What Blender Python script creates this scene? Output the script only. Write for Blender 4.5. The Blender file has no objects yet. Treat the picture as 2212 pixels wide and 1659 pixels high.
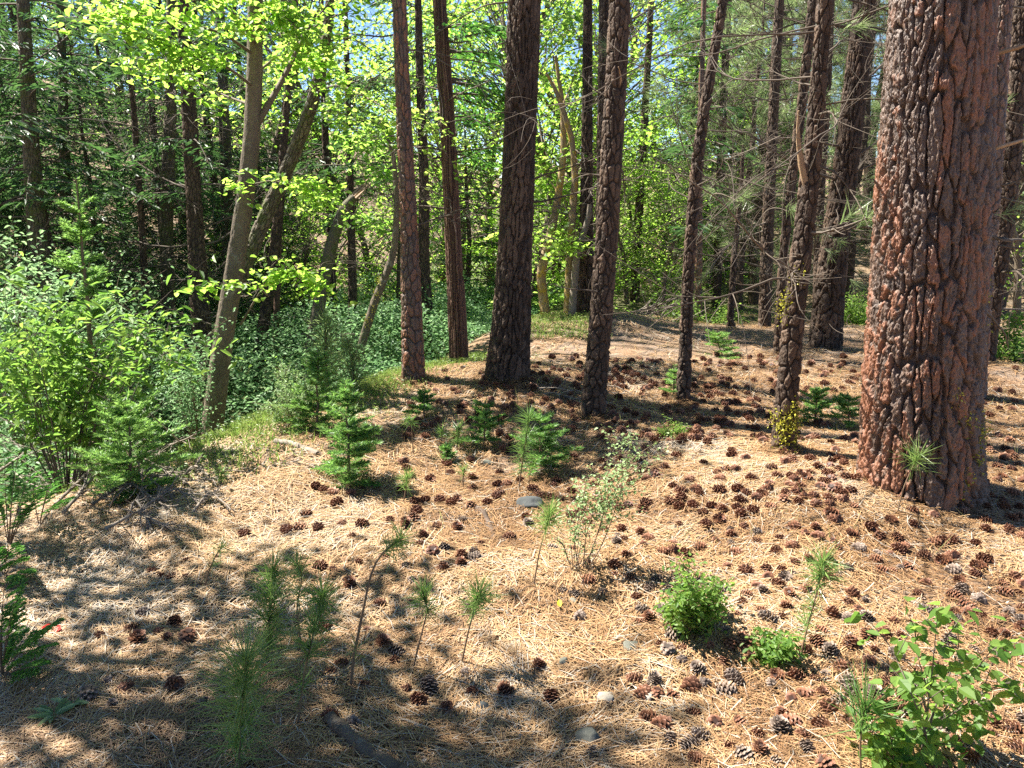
import bpy, math, random
import numpy as np
from mathutils import Vector, Matrix
R_ = math.radians
PI = math.pi
sc = bpy.context.scene
COL = sc.collection

# ------------------------------------------------------------------ camera, world, sun, exposure
CAMZ, PITCH, F = 1.6, R_(14.5), 1659.0          # F: focal length in units of a 2212 px wide picture
cam_d = bpy.data.cameras.new('camera'); cam_d.sensor_width = 36; cam_d.lens = 27
cam_d.clip_end = 2000; cam_d.clip_start = 0.05
cam = bpy.data.objects.new('camera', cam_d); COL.objects.link(cam)
cam.location = (0, 0, CAMZ); cam.rotation_euler = (PI/2 - PITCH, 0, 0)
sc.camera = cam

SUN_EL = R_(55)
SUN_DIR = np.array([-0.90, 0.43, 0.0]); SUN_DIR /= np.linalg.norm(SUN_DIR)
SUN = np.array([SUN_DIR[0]*math.cos(SUN_EL), SUN_DIR[1]*math.cos(SUN_EL), math.sin(SUN_EL)])
w = bpy.data.worlds.new('World'); sc.world = w; w.use_nodes = True
nt = w.node_tree; nt.nodes.clear()
sky = nt.nodes.new('ShaderNodeTexSky'); sky.sky_type = 'NISHITA'; sky.sun_disc = False
sky.sun_elevation = SUN_EL
sky.sun_rotation = math.atan2(SUN[0], SUN[1])
sky.air_density = 0.9; sky.dust_density = 0.0; sky.ozone_density = 4.0; sky.altitude = 1800
bg = nt.nodes.new('ShaderNodeBackground'); bg.inputs[1].default_value = 0.055
wo = nt.nodes.new('ShaderNodeOutputWorld')
nt.links.new(sky.outputs[0], bg.inputs[0]); nt.links.new(bg.outputs[0], wo.inputs[0])
sun_d = bpy.data.lights.new('sun', 'SUN'); sun_d.energy = 5.0; sun_d.angle = R_(0.5); sun_d.color = (1, .95, .86)
sun = bpy.data.objects.new('sun', sun_d); COL.objects.link(sun)
sun.rotation_euler = Vector(SUN).to_track_quat('Z', 'Y').to_euler()
sc.view_settings.view_transform = 'Standard'; sc.view_settings.look = 'None'
sc.view_settings.exposure = 2.05; sc.view_settings.gamma = 1
sc.render.engine = 'CYCLES'
sc.cycles.max_bounces = 8; sc.cycles.diffuse_bounces = 4; sc.cycles.transmission_bounces = 6
sc.cycles.use_denoising = False
sc.cycles.sample_clamp_indirect = 6

# ------------------------------------------------------------------ noise
def _h(ix, iy, iz, seed):
    a = (ix.astype(np.int64)*374761393 + iy.astype(np.int64)*668265263 + iz.astype(np.int64)*2147483647*3 + seed*1274126177) & 0xffffffff
    a = ((a ^ (a >> 13))*1274126177) & 0xffffffff
    a = ((a ^ (a >> 16))*2246822519) & 0xffffffff
    return ((a ^ (a >> 15)) & 0xffffff)/float(0xffffff)
def vnoise(x, y, z, seed=0):
    x = np.asarray(x, float); y = np.asarray(y, float)+0*x; z = np.asarray(z, float)+0*x
    fx, fy, fz = np.floor(x), np.floor(y), np.floor(z)
    tx, ty, tz = x-fx, y-fy, z-fz
    tx = tx*tx*(3-2*tx); ty = ty*ty*(3-2*ty); tz = tz*tz*(3-2*tz)
    r = 0
    for i in (0, 1):
        for j in (0, 1):
            for k in (0, 1):
                r = r + _h(fx+i, fy+j, fz+k, seed)*(tx if i else 1-tx)*(ty if j else 1-ty)*(tz if k else 1-tz)
    return r*2-1
def fbm(x, y, z, o=4, seed=0):
    s, a, f = 0, .5, 1.0
    for i in range(o):
        s = s + a*vnoise(np.asarray(x)*f, np.asarray(y)*f, np.asarray(z)*f, seed+i*17); a *= .5; f *= 2.03
    return s
def worley(x, y, per, seed):
    fx, fy = np.floor(x), np.floor(y)
    f1 = np.full(x.shape, 9.); f2 = np.full(x.shape, 9.); idv = np.zeros(x.shape)
    for i in (-1, 0, 1):
        for j in (-1, 0, 1):
            cx, cy = fx+i, fy+j; wx = np.mod(cx, per)
            px = cx+_h(wx, cy, wx*0, seed); py = cy+_h(wx, cy, wx*0+1, seed)
            d = np.hypot(x-px, y-py); v = _h(wx, cy, wx*0+2, seed)
            m = d < f1
            f2 = np.where(m, f1, np.minimum(f2, d)); idv = np.where(m, v, idv); f1 = np.where(m, d, f1)
    return f1, f2, idv
def ss(a, b, x):
    t = np.clip((np.asarray(x, float)-a)/(b-a), 0, 1); return t*t*(3-2*t)

# ------------------------------------------------------------------ terrain
def xe(y):
    return np.interp(y, [-5, 0, 2.5, 3.4, 4.2, 5.9, 7, 9, 12, 20, 40], [-4.6, -3.6, -3.0, -2.6, -1.95, -1.15, -.55, .15, .9, 2.6, 5])
def H(x, y):
    x = np.asarray(x, float); y = np.asarray(y, float)
    d = xe(y)-x
    z = -1.15*ss(0, 2.6, d)*ss(2.2, 5, y+0*x)
    z = z-0.075*np.clip(y-6.3, 0, 5.5)*(1-ss(0, 2.5, d))
    up = np.clip(d-5.6, 0, 60); z = z+9*(1-np.exp(-(up*.30+.012*up*up)/9))
    rr = np.clip((y-13.5)+.35*(x-6), 0, 60)*ss(2.5, 6, x); z = z+4.5*(1-np.exp(-.17*rr/4.5))
    bk = np.clip(y-22, 0, 200)*ss(2, -6, x-.05*y); z = z+4*(1-np.exp(-.05*bk/4))
    z = z+.10*np.exp(-((x-0)**2+(y-6.3)**2)/.7)+.22*np.exp(-((x-1.0)**2+(y-9.3)**2)/1.6)+.10*np.exp(-((x-2.0)**2+(y-4.0)**2)/.9)
    z = z+.05*vnoise(x*.9, y*.9, 0, 3)+.03*vnoise(x*2.3, y*2.3, 0, 4)+.18*vnoise(x*.22, y*.22, 0, 5)*ss(6, 14, np.hypot(x, y))
    return z
FW = np.array([0, math.cos(PITCH), -math.sin(PITCH)]); UP = np.array([0, math.sin(PITCH), math.cos(PITCH)]); CAM = np.array([0, 0, CAMZ])
def ray(u, v):
    return np.array([(u-1106)/F, 0, 0])+UP*((829.5-v)/F)+FW
def G(u, v):                       # where a line of sight meets the ground
    r = ray(u, v); t = np.linspace(.8, 70, 6000); p = CAM+t[:, None]*r
    k = np.nonzero(p[:, 2] < H(p[:, 0], p[:, 1]))[0]
    q = p[k[0]] if len(k) else p[-1]
    return np.array([q[0], q[1], float(H(q[0], q[1]))])
def W(u, v, Y):                    # a point at ground distance Y
    r = ray(u, v); return CAM+r*(Y/r[1])
def dep(p): return float(np.dot(np.asarray(p)-CAM, FW))

# ------------------------------------------------------------------ mesh helpers
def nrm(a): return a/np.maximum(np.linalg.norm(a, axis=-1, keepdims=True), 1e-9)
class MB:
    def __init__(s): s.v = []; s.f = []; s.a = []; s.n = 0
    def add(s, V, Fc, A=None):
        V = np.asarray(V, float).reshape(-1, 3); Fc = np.asarray(Fc, int)
        s.v.append(V); s.f.append(Fc+s.n); s.n += len(V)
        s.a.append(np.full(len(V), .5) if A is None else np.broadcast_to(np.asarray(A, float), (len(V),)))
        return s
    def mesh(s, name, mat, smooth=False):
        m = bpy.data.meshes.new(name)
        V = np.concatenate(s.v); A = np.concatenate(s.a)
        li = np.concatenate([f.ravel() for f in s.f]); tot = np.concatenate([np.full(len(f), f.shape[1]) for f in s.f])
        m.vertices.add(len(V)); m.vertices.foreach_set('co', V.astype(np.float32).ravel())
        m.loops.add(len(li)); m.loops.foreach_set('vertex_index', li.astype(np.int32))
        m.polygons.add(len(tot)); m.polygons.foreach_set('loop_start', np.concatenate([[0], np.cumsum(tot)[:-1]]).astype(np.int32))
        m.polygons.foreach_set('loop_total', tot.astype(np.int32))
        m.polygons.foreach_set('use_smooth', np.full(len(tot), smooth))
        at = m.attributes.new('rnd', 'FLOAT', 'POINT'); at.data.foreach_set('value', A.astype(np.float32))
        m.update(calc_edges=True); m.materials.append(mat)
        return m
    def obj(s, name, mat, parent=None, smooth=False, loc=None):
        o = bpy.data.objects.new(name, s.mesh(name, mat, smooth)); COL.objects.link(o)
        if parent is not None: o.parent = parent
        if loc is not None: o.location = loc
        return o
def tag(o, label, cat, group=None, kind=None):
    o['label'] = label; o['category'] = cat
    if group: o['group'] = group
    if kind: o['kind'] = kind
    return o
def thing(name, label, cat, loc, group=None):
    o = bpy.data.objects.new(name, None); COL.objects.link(o); o.location = tuple(float(c) for c in loc); o.empty_display_size = .1
    return tag(o, label, cat, group)
def dup(root, loc, rz, s, label, group=None):
    r = root.copy(); COL.objects.link(r); r.location = tuple(float(c) for c in loc); r.rotation_euler = (0, 0, rz); r.scale = (s, s, s)
    r['label'] = label
    if group: r['group'] = group
    for ch in list(root.children):
        c = ch.copy(); COL.objects.link(c); c.parent = r
    return r
def resample(P, n, smooth=2):
    P = np.asarray(P, float); L = np.concatenate([[0], np.cumsum(np.linalg.norm(np.diff(P[:, :3], axis=0), axis=1))])
    q = np.linspace(0, L[-1], n); Q = np.stack([np.interp(q, L, P[:, k]) for k in range(P.shape[1])], 1)
    for _ in range(smooth):
        Q[1:-1] = .25*Q[:-2]+.5*Q[1:-1]+.25*Q[2:]
    return Q
def frames(P):
    T = nrm(np.gradient(P, axis=0)); ref = np.where(np.abs(T[:, :1]) > .9, np.array([[0, 1., 0]]), np.array([[1., 0, 0]]))
    B = nrm(np.cross(T, ref)); N = np.cross(B, T)
    return T, N, B
def tube(mb, P, r, n=5, A=.5, cap=True):
    P = np.asarray(P, float); r = np.broadcast_to(np.asarray(r, float), (len(P),))
    T, N, B = frames(P); th = np.linspace(0, 2*PI, n, endpoint=False)
    V = P[:, None]+r[:, None, None]*(np.cos(th)[None, :, None]*N[:, None]+np.sin(th)[None, :, None]*B[:, None])
    m = len(P); i = np.arange(m-1)[:, None]*n; j = np.arange(n)[None]; k = (j+1) % n
    Fq = np.stack([i+j, i+k, i+n+k, i+n+j], -1).reshape(-1, 4)
    mb.add(V.reshape(-1, 3), Fq, A)
    if cap:
        mb.add(V[-1], np.arange(n)[None], A if np.isscalar(A) else np.asarray(A).ravel()[-1]); mb.add(V[0], np.arange(n)[::-1][None], A if np.isscalar(A) else np.asarray(A).ravel()[0])
def leaves(mb, P, D, N, L, Wd, A, fold=.12, droop=.15):
    P = np.asarray(P, float); n = len(P)
    if n == 0: return
    D = nrm(D); S = nrm(np.cross(D, N)); N = np.cross(S, D)
    L = np.broadcast_to(np.asarray(L, float), (n,))[:, None]; Wd = np.broadcast_to(np.asarray(Wd, float), (n,))[:, None]
    def pt(t, s, up): return P+D*L*t+S*Wd*s+N*L*up
    V = np.stack([P, pt(.3, .46, fold*.8), pt(.68, .4, fold*.6-droop*.4), pt(1, 0, -droop), pt(.68, -.4, fold*.6-droop*.4), pt(.3, -.46, fold*.8)], 1)
    b = np.arange(n)[:, None]*6
    mb.add(V.reshape(-1, 3), np.concatenate([b+np.array([[0, 1, 2, 3]]), b+np.array([[0, 3, 4, 5]])]), np.repeat(np.broadcast_to(A, (n,)), 6))
def needles(mb, P, D, L, Wd, A, rng):
    P = np.asarray(P, float); n = len(P)
    if n == 0: return
    D = nrm(D); S = nrm(np.cross(D, rng.normal(size=(n, 3))))
    L = np.broadcast_to(np.asarray(L, float), (n,))[:, None]; Wd = np.broadcast_to(np.asarray(Wd, float), (n,))[:, None]
    V = np.stack([P-S*Wd*.5, P+S*Wd*.5, P+D*L*.6+S*Wd*.35, P+D*L, P+D*L*.6-S*Wd*.35], 1)
    b = np.arange(n)[:, None]*5
    mb.add(V.reshape(-1, 3), b+np.array([[0, 1, 2, 3, 4]]), np.repeat(np.broadcast_to(A, (n,)), 5))

# ------------------------------------------------------------------ materials
def mat(name):
    m = bpy.data.materials.new(name); m.use_nodes = True; t = m.node_tree; t.nodes.clear()
    o = t.nodes.new('ShaderNodeOutputMaterial'); return m, t, o
def ramp(t, fac, cols):
    r = t.nodes.new('ShaderNodeValToRGB'); e = r.color_ramp.elements
    while len(e) < len(cols): e.new(.5)
    for k, (p, c) in enumerate(cols): e[k].position = p; e[k].color = (*c, 1)
    t.links.new(fac, r.inputs[0]); return r.outputs[0]
def attr(t):
    a = t.nodes.new('ShaderNodeAttribute'); a.attribute_name = 'rnd'; return a.outputs['Fac']
def noise(t, scale, detail=4, rough=.6, vec=None):
    n = t.nodes.new('ShaderNodeTexNoise'); n.inputs['Scale'].default_value = scale; n.inputs['Detail'].default_value = detail; n.inputs['Roughness'].default_value = rough
    if vec is None:
        c = t.nodes.new('ShaderNodeTexCoord'); vec = c.outputs['Object']
    t.links.new(vec, n.inputs['Vector']); return n.outputs['Fac']
def mixc(t, fac, a, b, mode='MIX'):
    m = t.nodes.new('ShaderNodeMix'); m.data_type = 'RGBA'; m.blend_type = mode
    for sock, v in ((m.inputs[0], fac), (m.inputs[6], a), (m.inputs[7], b)):
        if isinstance(v, (int, float)): sock.default_value = v
        elif isinstance(v, tuple): sock.default_value = (*v, 1)
        else: t.links.new(v, sock)
    return m.outputs[2]
def math_(t, op, a, b=0.0):
    m = t.nodes.new('ShaderNodeMath'); m.operation = op
    for k, v in enumerate((a, b)):
        if isinstance(v, (int, float)): m.inputs[k].default_value = v
        else: t.links.new(v, m.inputs[k])
    return m.outputs[0]
def objrand(t):
    return t.nodes.new('ShaderNodeObjectInfo').outputs['Random']
def leaf_mat(name, cols, trans, tcol, rough=.45, spec=.4):
    m, t, o = mat(name)
    f = attr(t); c = ramp(t, f, cols)
    p = t.nodes.new('ShaderNodeBsdfPrincipled'); p.inputs['Roughness'].default_value = rough; p.inputs['Specular IOR Level'].default_value = spec
    t.links.new(c, p.inputs['Base Color'])
    tr = t.nodes.new('ShaderNodeBsdfTranslucent'); t.links.new(ramp(t, f, tcol), tr.inputs['Color'])
    mx = t.nodes.new('ShaderNodeMixShader'); mx.inputs[0].default_value = trans
    t.links.new(p.outputs[0], mx.inputs[1]); t.links.new(tr.outputs[0], mx.inputs[2]); t.links.new(mx.outputs[0], o.inputs[0])
    return m
def solid_mat(name, cols, rough=.8, spec=.25, nscale=None, bump=0, nmix=.5):
    m, t, o = mat(name)
    f = attr(t)
    if nscale:
        nz = noise(t, nscale, 6); f = math_(t, 'ADD', math_(t, 'MULTIPLY', f, 1-nmix), math_(t, 'MULTIPLY', nz, nmix))
    c = ramp(t, f, cols)
    p = t.nodes.new('ShaderNodeBsdfPrincipled'); p.inputs['Roughness'].default_value = rough; p.inputs['Specular IOR Level'].default_value = spec
    t.links.new(c, p.inputs['Base Color'])
    if bump and nscale:
        b = t.nodes.new('ShaderNodeBump'); b.inputs['Strength'].default_value = bump; b.inputs['Distance'].default_value = .01
        t.links.new(noise(t, nscale*3, 6), b.inputs['Height']); t.links.new(b.outputs[0], p.inputs['Normal'])
    t.links.new(p.outputs[0], o.inputs[0]); return m
def bark_mat(name, cols, nscale=(28, 28, 9), rough=.75, spec=.35, lichen=None, lamt=.6):
    m, t, o = mat(name)
    c0 = t.nodes.new('ShaderNodeTexCoord'); mp = t.nodes.new('ShaderNodeMapping'); mp.inputs['Scale'].default_value = nscale
    t.links.new(c0.outputs['Object'], mp.inputs[0])
    nz = noise(t, 1, 6, .65, mp.outputs[0])
    f = math_(t, 'ADD', math_(t, 'MULTIPLY', attr(t), .62), math_(t, 'MULTIPLY', math_(t, 'SUBTRACT', nz, .12), .5))
    c = ramp(t, f, cols)
    if lichen:
        lf = ramp(t, noise(t, 9, 6, .7), [(lamt-.06, (0, 0, 0)), (lamt+.06, (1, 1, 1))])
        c = mixc(t, lf, c, lichen)
    p = t.nodes.new('ShaderNodeBsdfPrincipled'); p.inputs['Roughness'].default_value = rough; p.inputs['Specular IOR Level'].default_value = spec
    t.links.new(c, p.inputs['Base Color'])
    mp2 = t.nodes.new('ShaderNodeMapping'); mp2.inputs['Scale'].default_value = tuple(3.2*k for k in nscale); t.links.new(c0.outputs['Object'], mp2.inputs[0])
    b = t.nodes.new('ShaderNodeBump'); b.inputs['Strength'].default_value = .8; b.inputs['Distance'].default_value = .012
    t.links.new(noise(t, 1, 8, .7, mp2.outputs[0]), b.inputs['Height']); t.links.new(b.outputs[0], p.inputs['Normal'])
    t.links.new(p.outputs[0], o.inputs[0]); return m
M = {}
M['pine_bark'] = bark_mat('pine_bark', [(.12, (.04, .027, .02)), (.32, (.105, .068, .05)), (.5, (.165, .10, .067)), (.68, (.225, .095, .05)), (.88, (.29, .125, .065))], rough=.5, spec=.6)
M['dark_bark'] = bark_mat('dark_bark', [(.15, (.028, .019, .013)), (.4, (.068, .045, .031)), (.62, (.112, .073, .049)), (.9, (.175, .11, .07))])
M['cedar_bark'] = bark_mat('cedar_bark', [(.15, (.045, .025, .018)), (.4, (.115, .063, .042)), (.65, (.175, .10, .068)), (.9, (.24, .155, .115))], (60, 60, 4))
M['maple_bark'] = bark_mat('maple_bark', [(.15, (.05, .037, .025)), (.4, (.115, .088, .06)), (.65, (.17, .13, .09)), (.9, (.26, .22, .17))], (30, 30, 16), lichen=(.24, .22, .18), lamt=.64)
M['lichen_bark'] = bark_mat('lichen_bark', [(.15, (.09, .06, .035)), (.4, (.24, .17, .10)), (.65, (.36, .27, .15)), (.9, (.45, .36, .22))], (30, 30, 14), lichen=(.42, .28, .04), lamt=.56)
M['moss_bark'] = bark_mat('moss_bark', [(.15, (.05, .04, .03)), (.4, (.10, .08, .055)), (.65, (.16, .13, .09)), (.9, (.24, .2, .14))], (26, 26, 12), lichen=(.09, .10, .03), lamt=.55)
M['dead_wood'] = solid_mat('dead_wood', [(.1, (.10, .075, .055)), (.5, (.20, .165, .13)), (.9, (.33, .29, .24))], .8, .2, 30, .4)
M['twig'] = solid_mat('twig', [(.1, (.05, .038, .028)), (.5, (.12, .095, .072)), (.9, (.24, .205, .17))], .8, .2, 20)
M['green_stem'] = solid_mat('green_stem', [(.1, (.10, .07, .04)), (.5, (.17, .115, .07)), (.9, (.24, .16, .09))], .7)
M['fresh_wood'] = solid_mat('fresh_wood', [(.2, (.25, .155, .085)), (.8, (.45, .33, .22))], .7, .2, 25, .4)
M['maple_leaf'] = leaf_mat('maple_leaf', [(0, (.05, .11, .012)), (.5, (.085, .17, .02)), (1, (.15, .24, .035))], .66,
                           [(0, (.26, .50, .05)), (.5, (.40, .66, .09)), (1, (.58, .76, .15))])
M['alder_leaf'] = leaf_mat('alder_leaf', [(0, (.04, .10, .012)), (.5, (.075, .155, .02)), (1, (.15, .24, .05))], .66,
                           [(0, (.20, .42, .05)), (.5, (.33, .58, .09)), (1, (.48, .68, .15))])
M['shrub_leaf'] = leaf_mat('shrub_leaf', [(0, (.04, .10, .018)), (.5, (.08, .16, .03)), (1, (.14, .23, .05))], .5,
                           [(0, (.14, .32, .04)), (.5, (.24, .45, .07)), (1, (.38, .56, .1))], .5, .3)
M['thicket_leaf'] = leaf_mat('thicket_leaf', [(0, (.06, .14, .05)), (.5, (.12, .23, .095)), (1, (.21, .34, .16))], .4,
                             [(0, (.18, .36, .13)), (.5, (.30, .52, .21)), (1, (.44, .64, .3))], .5, .25)
M['pale_leaf'] = leaf_mat('pale_leaf', [(0, (.13, .20, .07)), (.5, (.22, .31, .13)), (1, (.33, .42, .22))], .35,
                          [(0, (.2, .34, .09)), (.5, (.3, .44, .14)), (1, (.4, .5, .2))], .5, .3)
M['fir_leaf'] = leaf_mat('fir_leaf', [(0, (.022, .055, .022)), (.5, (.045, .092, .035)), (1, (.085, .14, .055))], .35,
                         [(0, (.06, .15, .04)), (.5, (.11, .24, .06)), (1, (.2, .34, .10))], .45, .4)
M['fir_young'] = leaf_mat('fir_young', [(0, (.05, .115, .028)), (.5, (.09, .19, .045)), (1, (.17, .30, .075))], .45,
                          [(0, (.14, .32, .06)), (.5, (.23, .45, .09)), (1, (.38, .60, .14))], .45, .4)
M['pine_needle'] = leaf_mat('pine_needle', [(0, (.10, .145, .06)), (.5, (.18, .235, .11)), (1, (.30, .35, .19))], .45,
                            [(0, (.2, .32, .10)), (.5, (.32, .44, .16)), (1, (.46, .56, .26))], .35, .5)
M['seedling_needle'] = leaf_mat('seedling_needle', [(0, (.06, .13, .035)), (.5, (.12, .22, .055)), (1, (.24, .33, .10))], .4,
                                [(0, (.10, .22, .04)), (.5, (.19, .34, .07)), (1, (.32, .46, .11))], .35, .5)
M['cedar_spray'] = leaf_mat('cedar_spray', [(0, (.07, .17, .03)), (.5, (.12, .25, .05)), (1, (.19, .33, .08))], .5,
                            [(0, (.07, .22, .03)), (.5, (.13, .34, .05)), (1, (.22, .45, .08))], .4, .45)
M['grass'] = leaf_mat('grass', [(0, (.09, .16, .03)), (.5, (.17, .24, .06)), (1, (.36, .34, .14))], .4,
                      [(0, (.18, .32, .05)), (.5, (.28, .42, .08)), (1, (.42, .46, .16))])
M['litter'] = solid_mat('litter', [(0, (.085, .05, .027)), (.3, (.19, .10, .045)), (.55, (.315, .185, .085)), (.8, (.41, .275, .145)), (1, (.36, .31, .25))], .5, .45)
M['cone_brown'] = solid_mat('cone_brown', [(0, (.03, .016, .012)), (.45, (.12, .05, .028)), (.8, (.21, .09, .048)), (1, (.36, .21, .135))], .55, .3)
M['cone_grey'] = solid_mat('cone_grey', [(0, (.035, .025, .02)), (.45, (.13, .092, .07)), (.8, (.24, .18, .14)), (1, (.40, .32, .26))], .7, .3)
M['stone'] = solid_mat('stone', [(.2, (.08, .08, .062)), (.5, (.15, .15, .12)), (.8, (.25, .245, .2))], .85, .2, 14, .5, .8)
M['blue_stone'] = solid_mat('blue_stone', [(.2, (.03, .034, .034)), (.5, (.062, .067, .066)), (.8, (.12, .125, .12))], .85, .2, 14, .5, .8)
M['pale_stone'] = solid_mat('pale_stone', [(.2, (.22, .185, .14)), (.5, (.32, .28, .22)), (.8, (.43, .4, .34))], .85, .2, 14, .5, .8)
M['lichen'] = leaf_mat('lichen', [(0, (.22, .22, .02)), (.5, (.38, .36, .03)), (1, (.52, .48, .06))], .2, [(0, (.3, .3, .03)), (1, (.5, .48, .06))])
M['red_leaf'] = leaf_mat('red_leaf', [(0, (.5, .02, .015)), (1, (.6, .05, .03))], .3, [(0, (.6, .03, .02)), (1, (.7, .06, .04))])
M['yellow_leaf'] = leaf_mat('yellow_leaf', [(0, (.62, .42, .03)), (1, (.7, .5, .05))], .3, [(0, (.7, .5, .04)), (1, (.7, .5, .05))])

def ground_mat():
    m, t, o = mat('ground')
    n1 = noise(t, 55, 8, .75); n2 = noise(t, 3.0, 5, .6); n3 = noise(t, .45, 4, .6)
    c = ramp(t, n1, [(.25, (.07, .042, .028)), (.42, (.17, .10, .06)), (.55, (.27, .175, .105)), (.7, (.36, .255, .165))])
    c2 = ramp(t, n1, [(.25, (.09, .062, .045)), (.5, (.21, .155, .115)), (.75, (.32, .25, .19))])
    c = mixc(t, ramp(t, n2, [(.42, (0, 0, 0)), (.6, (1, 1, 1))]), c, c2)
    at = attr(t)                                  # green undergrowth soil away from the needle mat
    g = ramp(t, n1, [(.3, (.035, .05, .02)), (.55, (.09, .11, .035)), (.75, (.2, .19, .09))])
    c = mixc(t, at, c, g)
    p = t.nodes.new('ShaderNodeBsdfPrincipled'); p.inputs['Roughness'].default_value = .9; p.inputs['Specular IOR Level'].default_value = .2
    t.links.new(c, p.inputs['Base Color'])
    b = t.nodes.new('ShaderNodeBump'); b.inputs['Strength'].default_value = .9; b.inputs['Distance'].default_value = .02
    t.links.new(noise(t, 70, 8, .75), b.inputs['Height']); t.links.new(b.outputs[0], p.inputs['Normal'])
    t.links.new(p.outputs[0], o.inputs[0]); return m
M['ground'] = ground_mat()

# ------------------------------------------------------------------ the ground
def build_ground():
    k = np.linspace(-1, 1, 420); gx = np.sinh(k*5.2)/math.sinh(5.2)*260
    k = np.linspace(-.62, 1, 460); gy = 4+np.sinh(k*5.0)/math.sinh(5.0)*300
    X, Y = np.meshgrid(gx, gy); r = np.hypot(X, Y-3)
    Z = H(X, Y)+.012*fbm(X*7, Y*7, 0, 3, 9)*(1-ss(6, 14, r))
    n, m = X.shape; i = np.arange(n-1)[:, None]*m; j = np.arange(m-1)[None]
    Fq = np.stack([i+j, i+j+1, i+m+j+1, i+m+j], -1).reshape(-1, 4)
    d = xe(Y)-X
    g = np.clip(ss(.1, 1.2, d+.5*vnoise(X*1.5, Y*1.5, 0, 7))*(1-.95*ss(5.2, 6.8, d))+.75*(1-.9*ss(4.5, 6, d))*(1-.8*ss(4, 6, X))*ss(9.5, 12, Y+1.5*vnoise(X*.6, Y*.6, 0, 8))*ss(-.2, .35, vnoise(X*.35, Y*.35, 0, 12)+.2), 0, 1)
    g = g*ss(2.6, 4.5, Y)
    mb = MB(); mb.add(np.stack([X, Y, Z], -1), Fq, g.ravel())
    o = mb.obj('ground', M['ground'], smooth=True); o['kind'] = 'structure'
    o['label'] = 'tan needle covered forest floor sloping into a green gully'
build_ground()

# ------------------------------------------------------------------ trunks
def bark(kind, th, z, Rr, seed, sc_=1.0):
    cx, cy = np.cos(th)*Rr, np.sin(th)*Rr
    cw, ch, dp, edge, wa = {'plate': (.050, .26, .024, .20, .62), 'scale': (.042, .10, .013, .22, .5), 'fibre': (.026, .9, .012, .3, .8), 'smooth': (.06, .10, .002, .5, 1)}[kind]
    cw, ch, dp = cw*sc_, ch*sc_, dp*sc_
    nc = max(5, int(round(2*PI*Rr/cw)))
    w1 = fbm(cx*7/sc_, cy*7/sc_, z*2.6/sc_, 2, seed+5); w2 = fbm(cx*34/sc_, cy*34/sc_, z*22/sc_, 3, seed+6); wy = fbm(cx*9/sc_, cy*9/sc_, z*3.2/sc_, 3, seed+8)
    X = th/(2*PI)*nc+w1*wa*2.0+w2*.22; Y = z/ch+wy*.7+w2*.08+.5*np.floor(X)*0
    f1, f2, idv = worley(X, Y, nc, seed)
    pl = ss(.015, edge, f2-f1)
    # small flakes lying on the plates
    g1, g2, gid = worley(X*3.0+w2*.6, Y*(4.5 if kind != 'fibre' else 1.5)+w2*.5, nc*3, seed+50)
    fl = ss(.0, .16, g2-g1)
    h1, h2, hid = worley(X*7.0+w2, Y*(13 if kind != 'fibre' else 3), nc*7, seed+51)
    fine = fbm(cx*60/sc_, cy*60/sc_, z*40/sc_, 3, seed+11)
    disp = dp*(pl-1)+pl*dp*(.46*gid*fl+.14*(fl-1)+.24*hid+.45*(idv-.5))+dp*.2*fine
    tone = np.clip(.02+.62*idv*pl+.42*(gid*.55+hid*.45)*pl+.2*fine, 0, 1)
    if kind == 'plate':
        # tall vertical plates with ragged edges, cut by deep furrows, each built of thin stacked flakes
        q1, q2, qid = worley(X*2.0+w2*1.3+w1, Y*4.5+w2*1.0, max(5, nc*2), seed+60)
        e = f2-f1+.20*w2+.10*(qid-.5)
        pl = ss(.02, .17, e)
        wide = ss(.0, .5, f2-f1)                         # plates stand proud in their middle
        f3 = fbm(cx*110/sc_, cy*110/sc_, z*70/sc_, 2, seed+12)
        lay = np.floor((qid*.55+.45*gid+.10*wide+.2*w2)*6)/6
        disp = dp*(pl-1)+dp*pl*(.12*wide+.62*lay+.26*(fl-1)*(gid-.2)+.42*hid*ss(0, .12, h2-h1))+dp*.26*fine+dp*.2*f3
        patch = vnoise(cx*7, cy*7, z*2.2, seed+61)
        tone = np.clip(.06+.26*lay*pl+.14*hid+.16*fine+.5*ss(.40, .66, .42*qid+.30*idv+.38*patch+.12*gid)*pl, 0, 1)
    if kind == 'smooth': tone = np.clip(.5+.35*w1+.25*fine, 0, 1)
    return disp, tone
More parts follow.
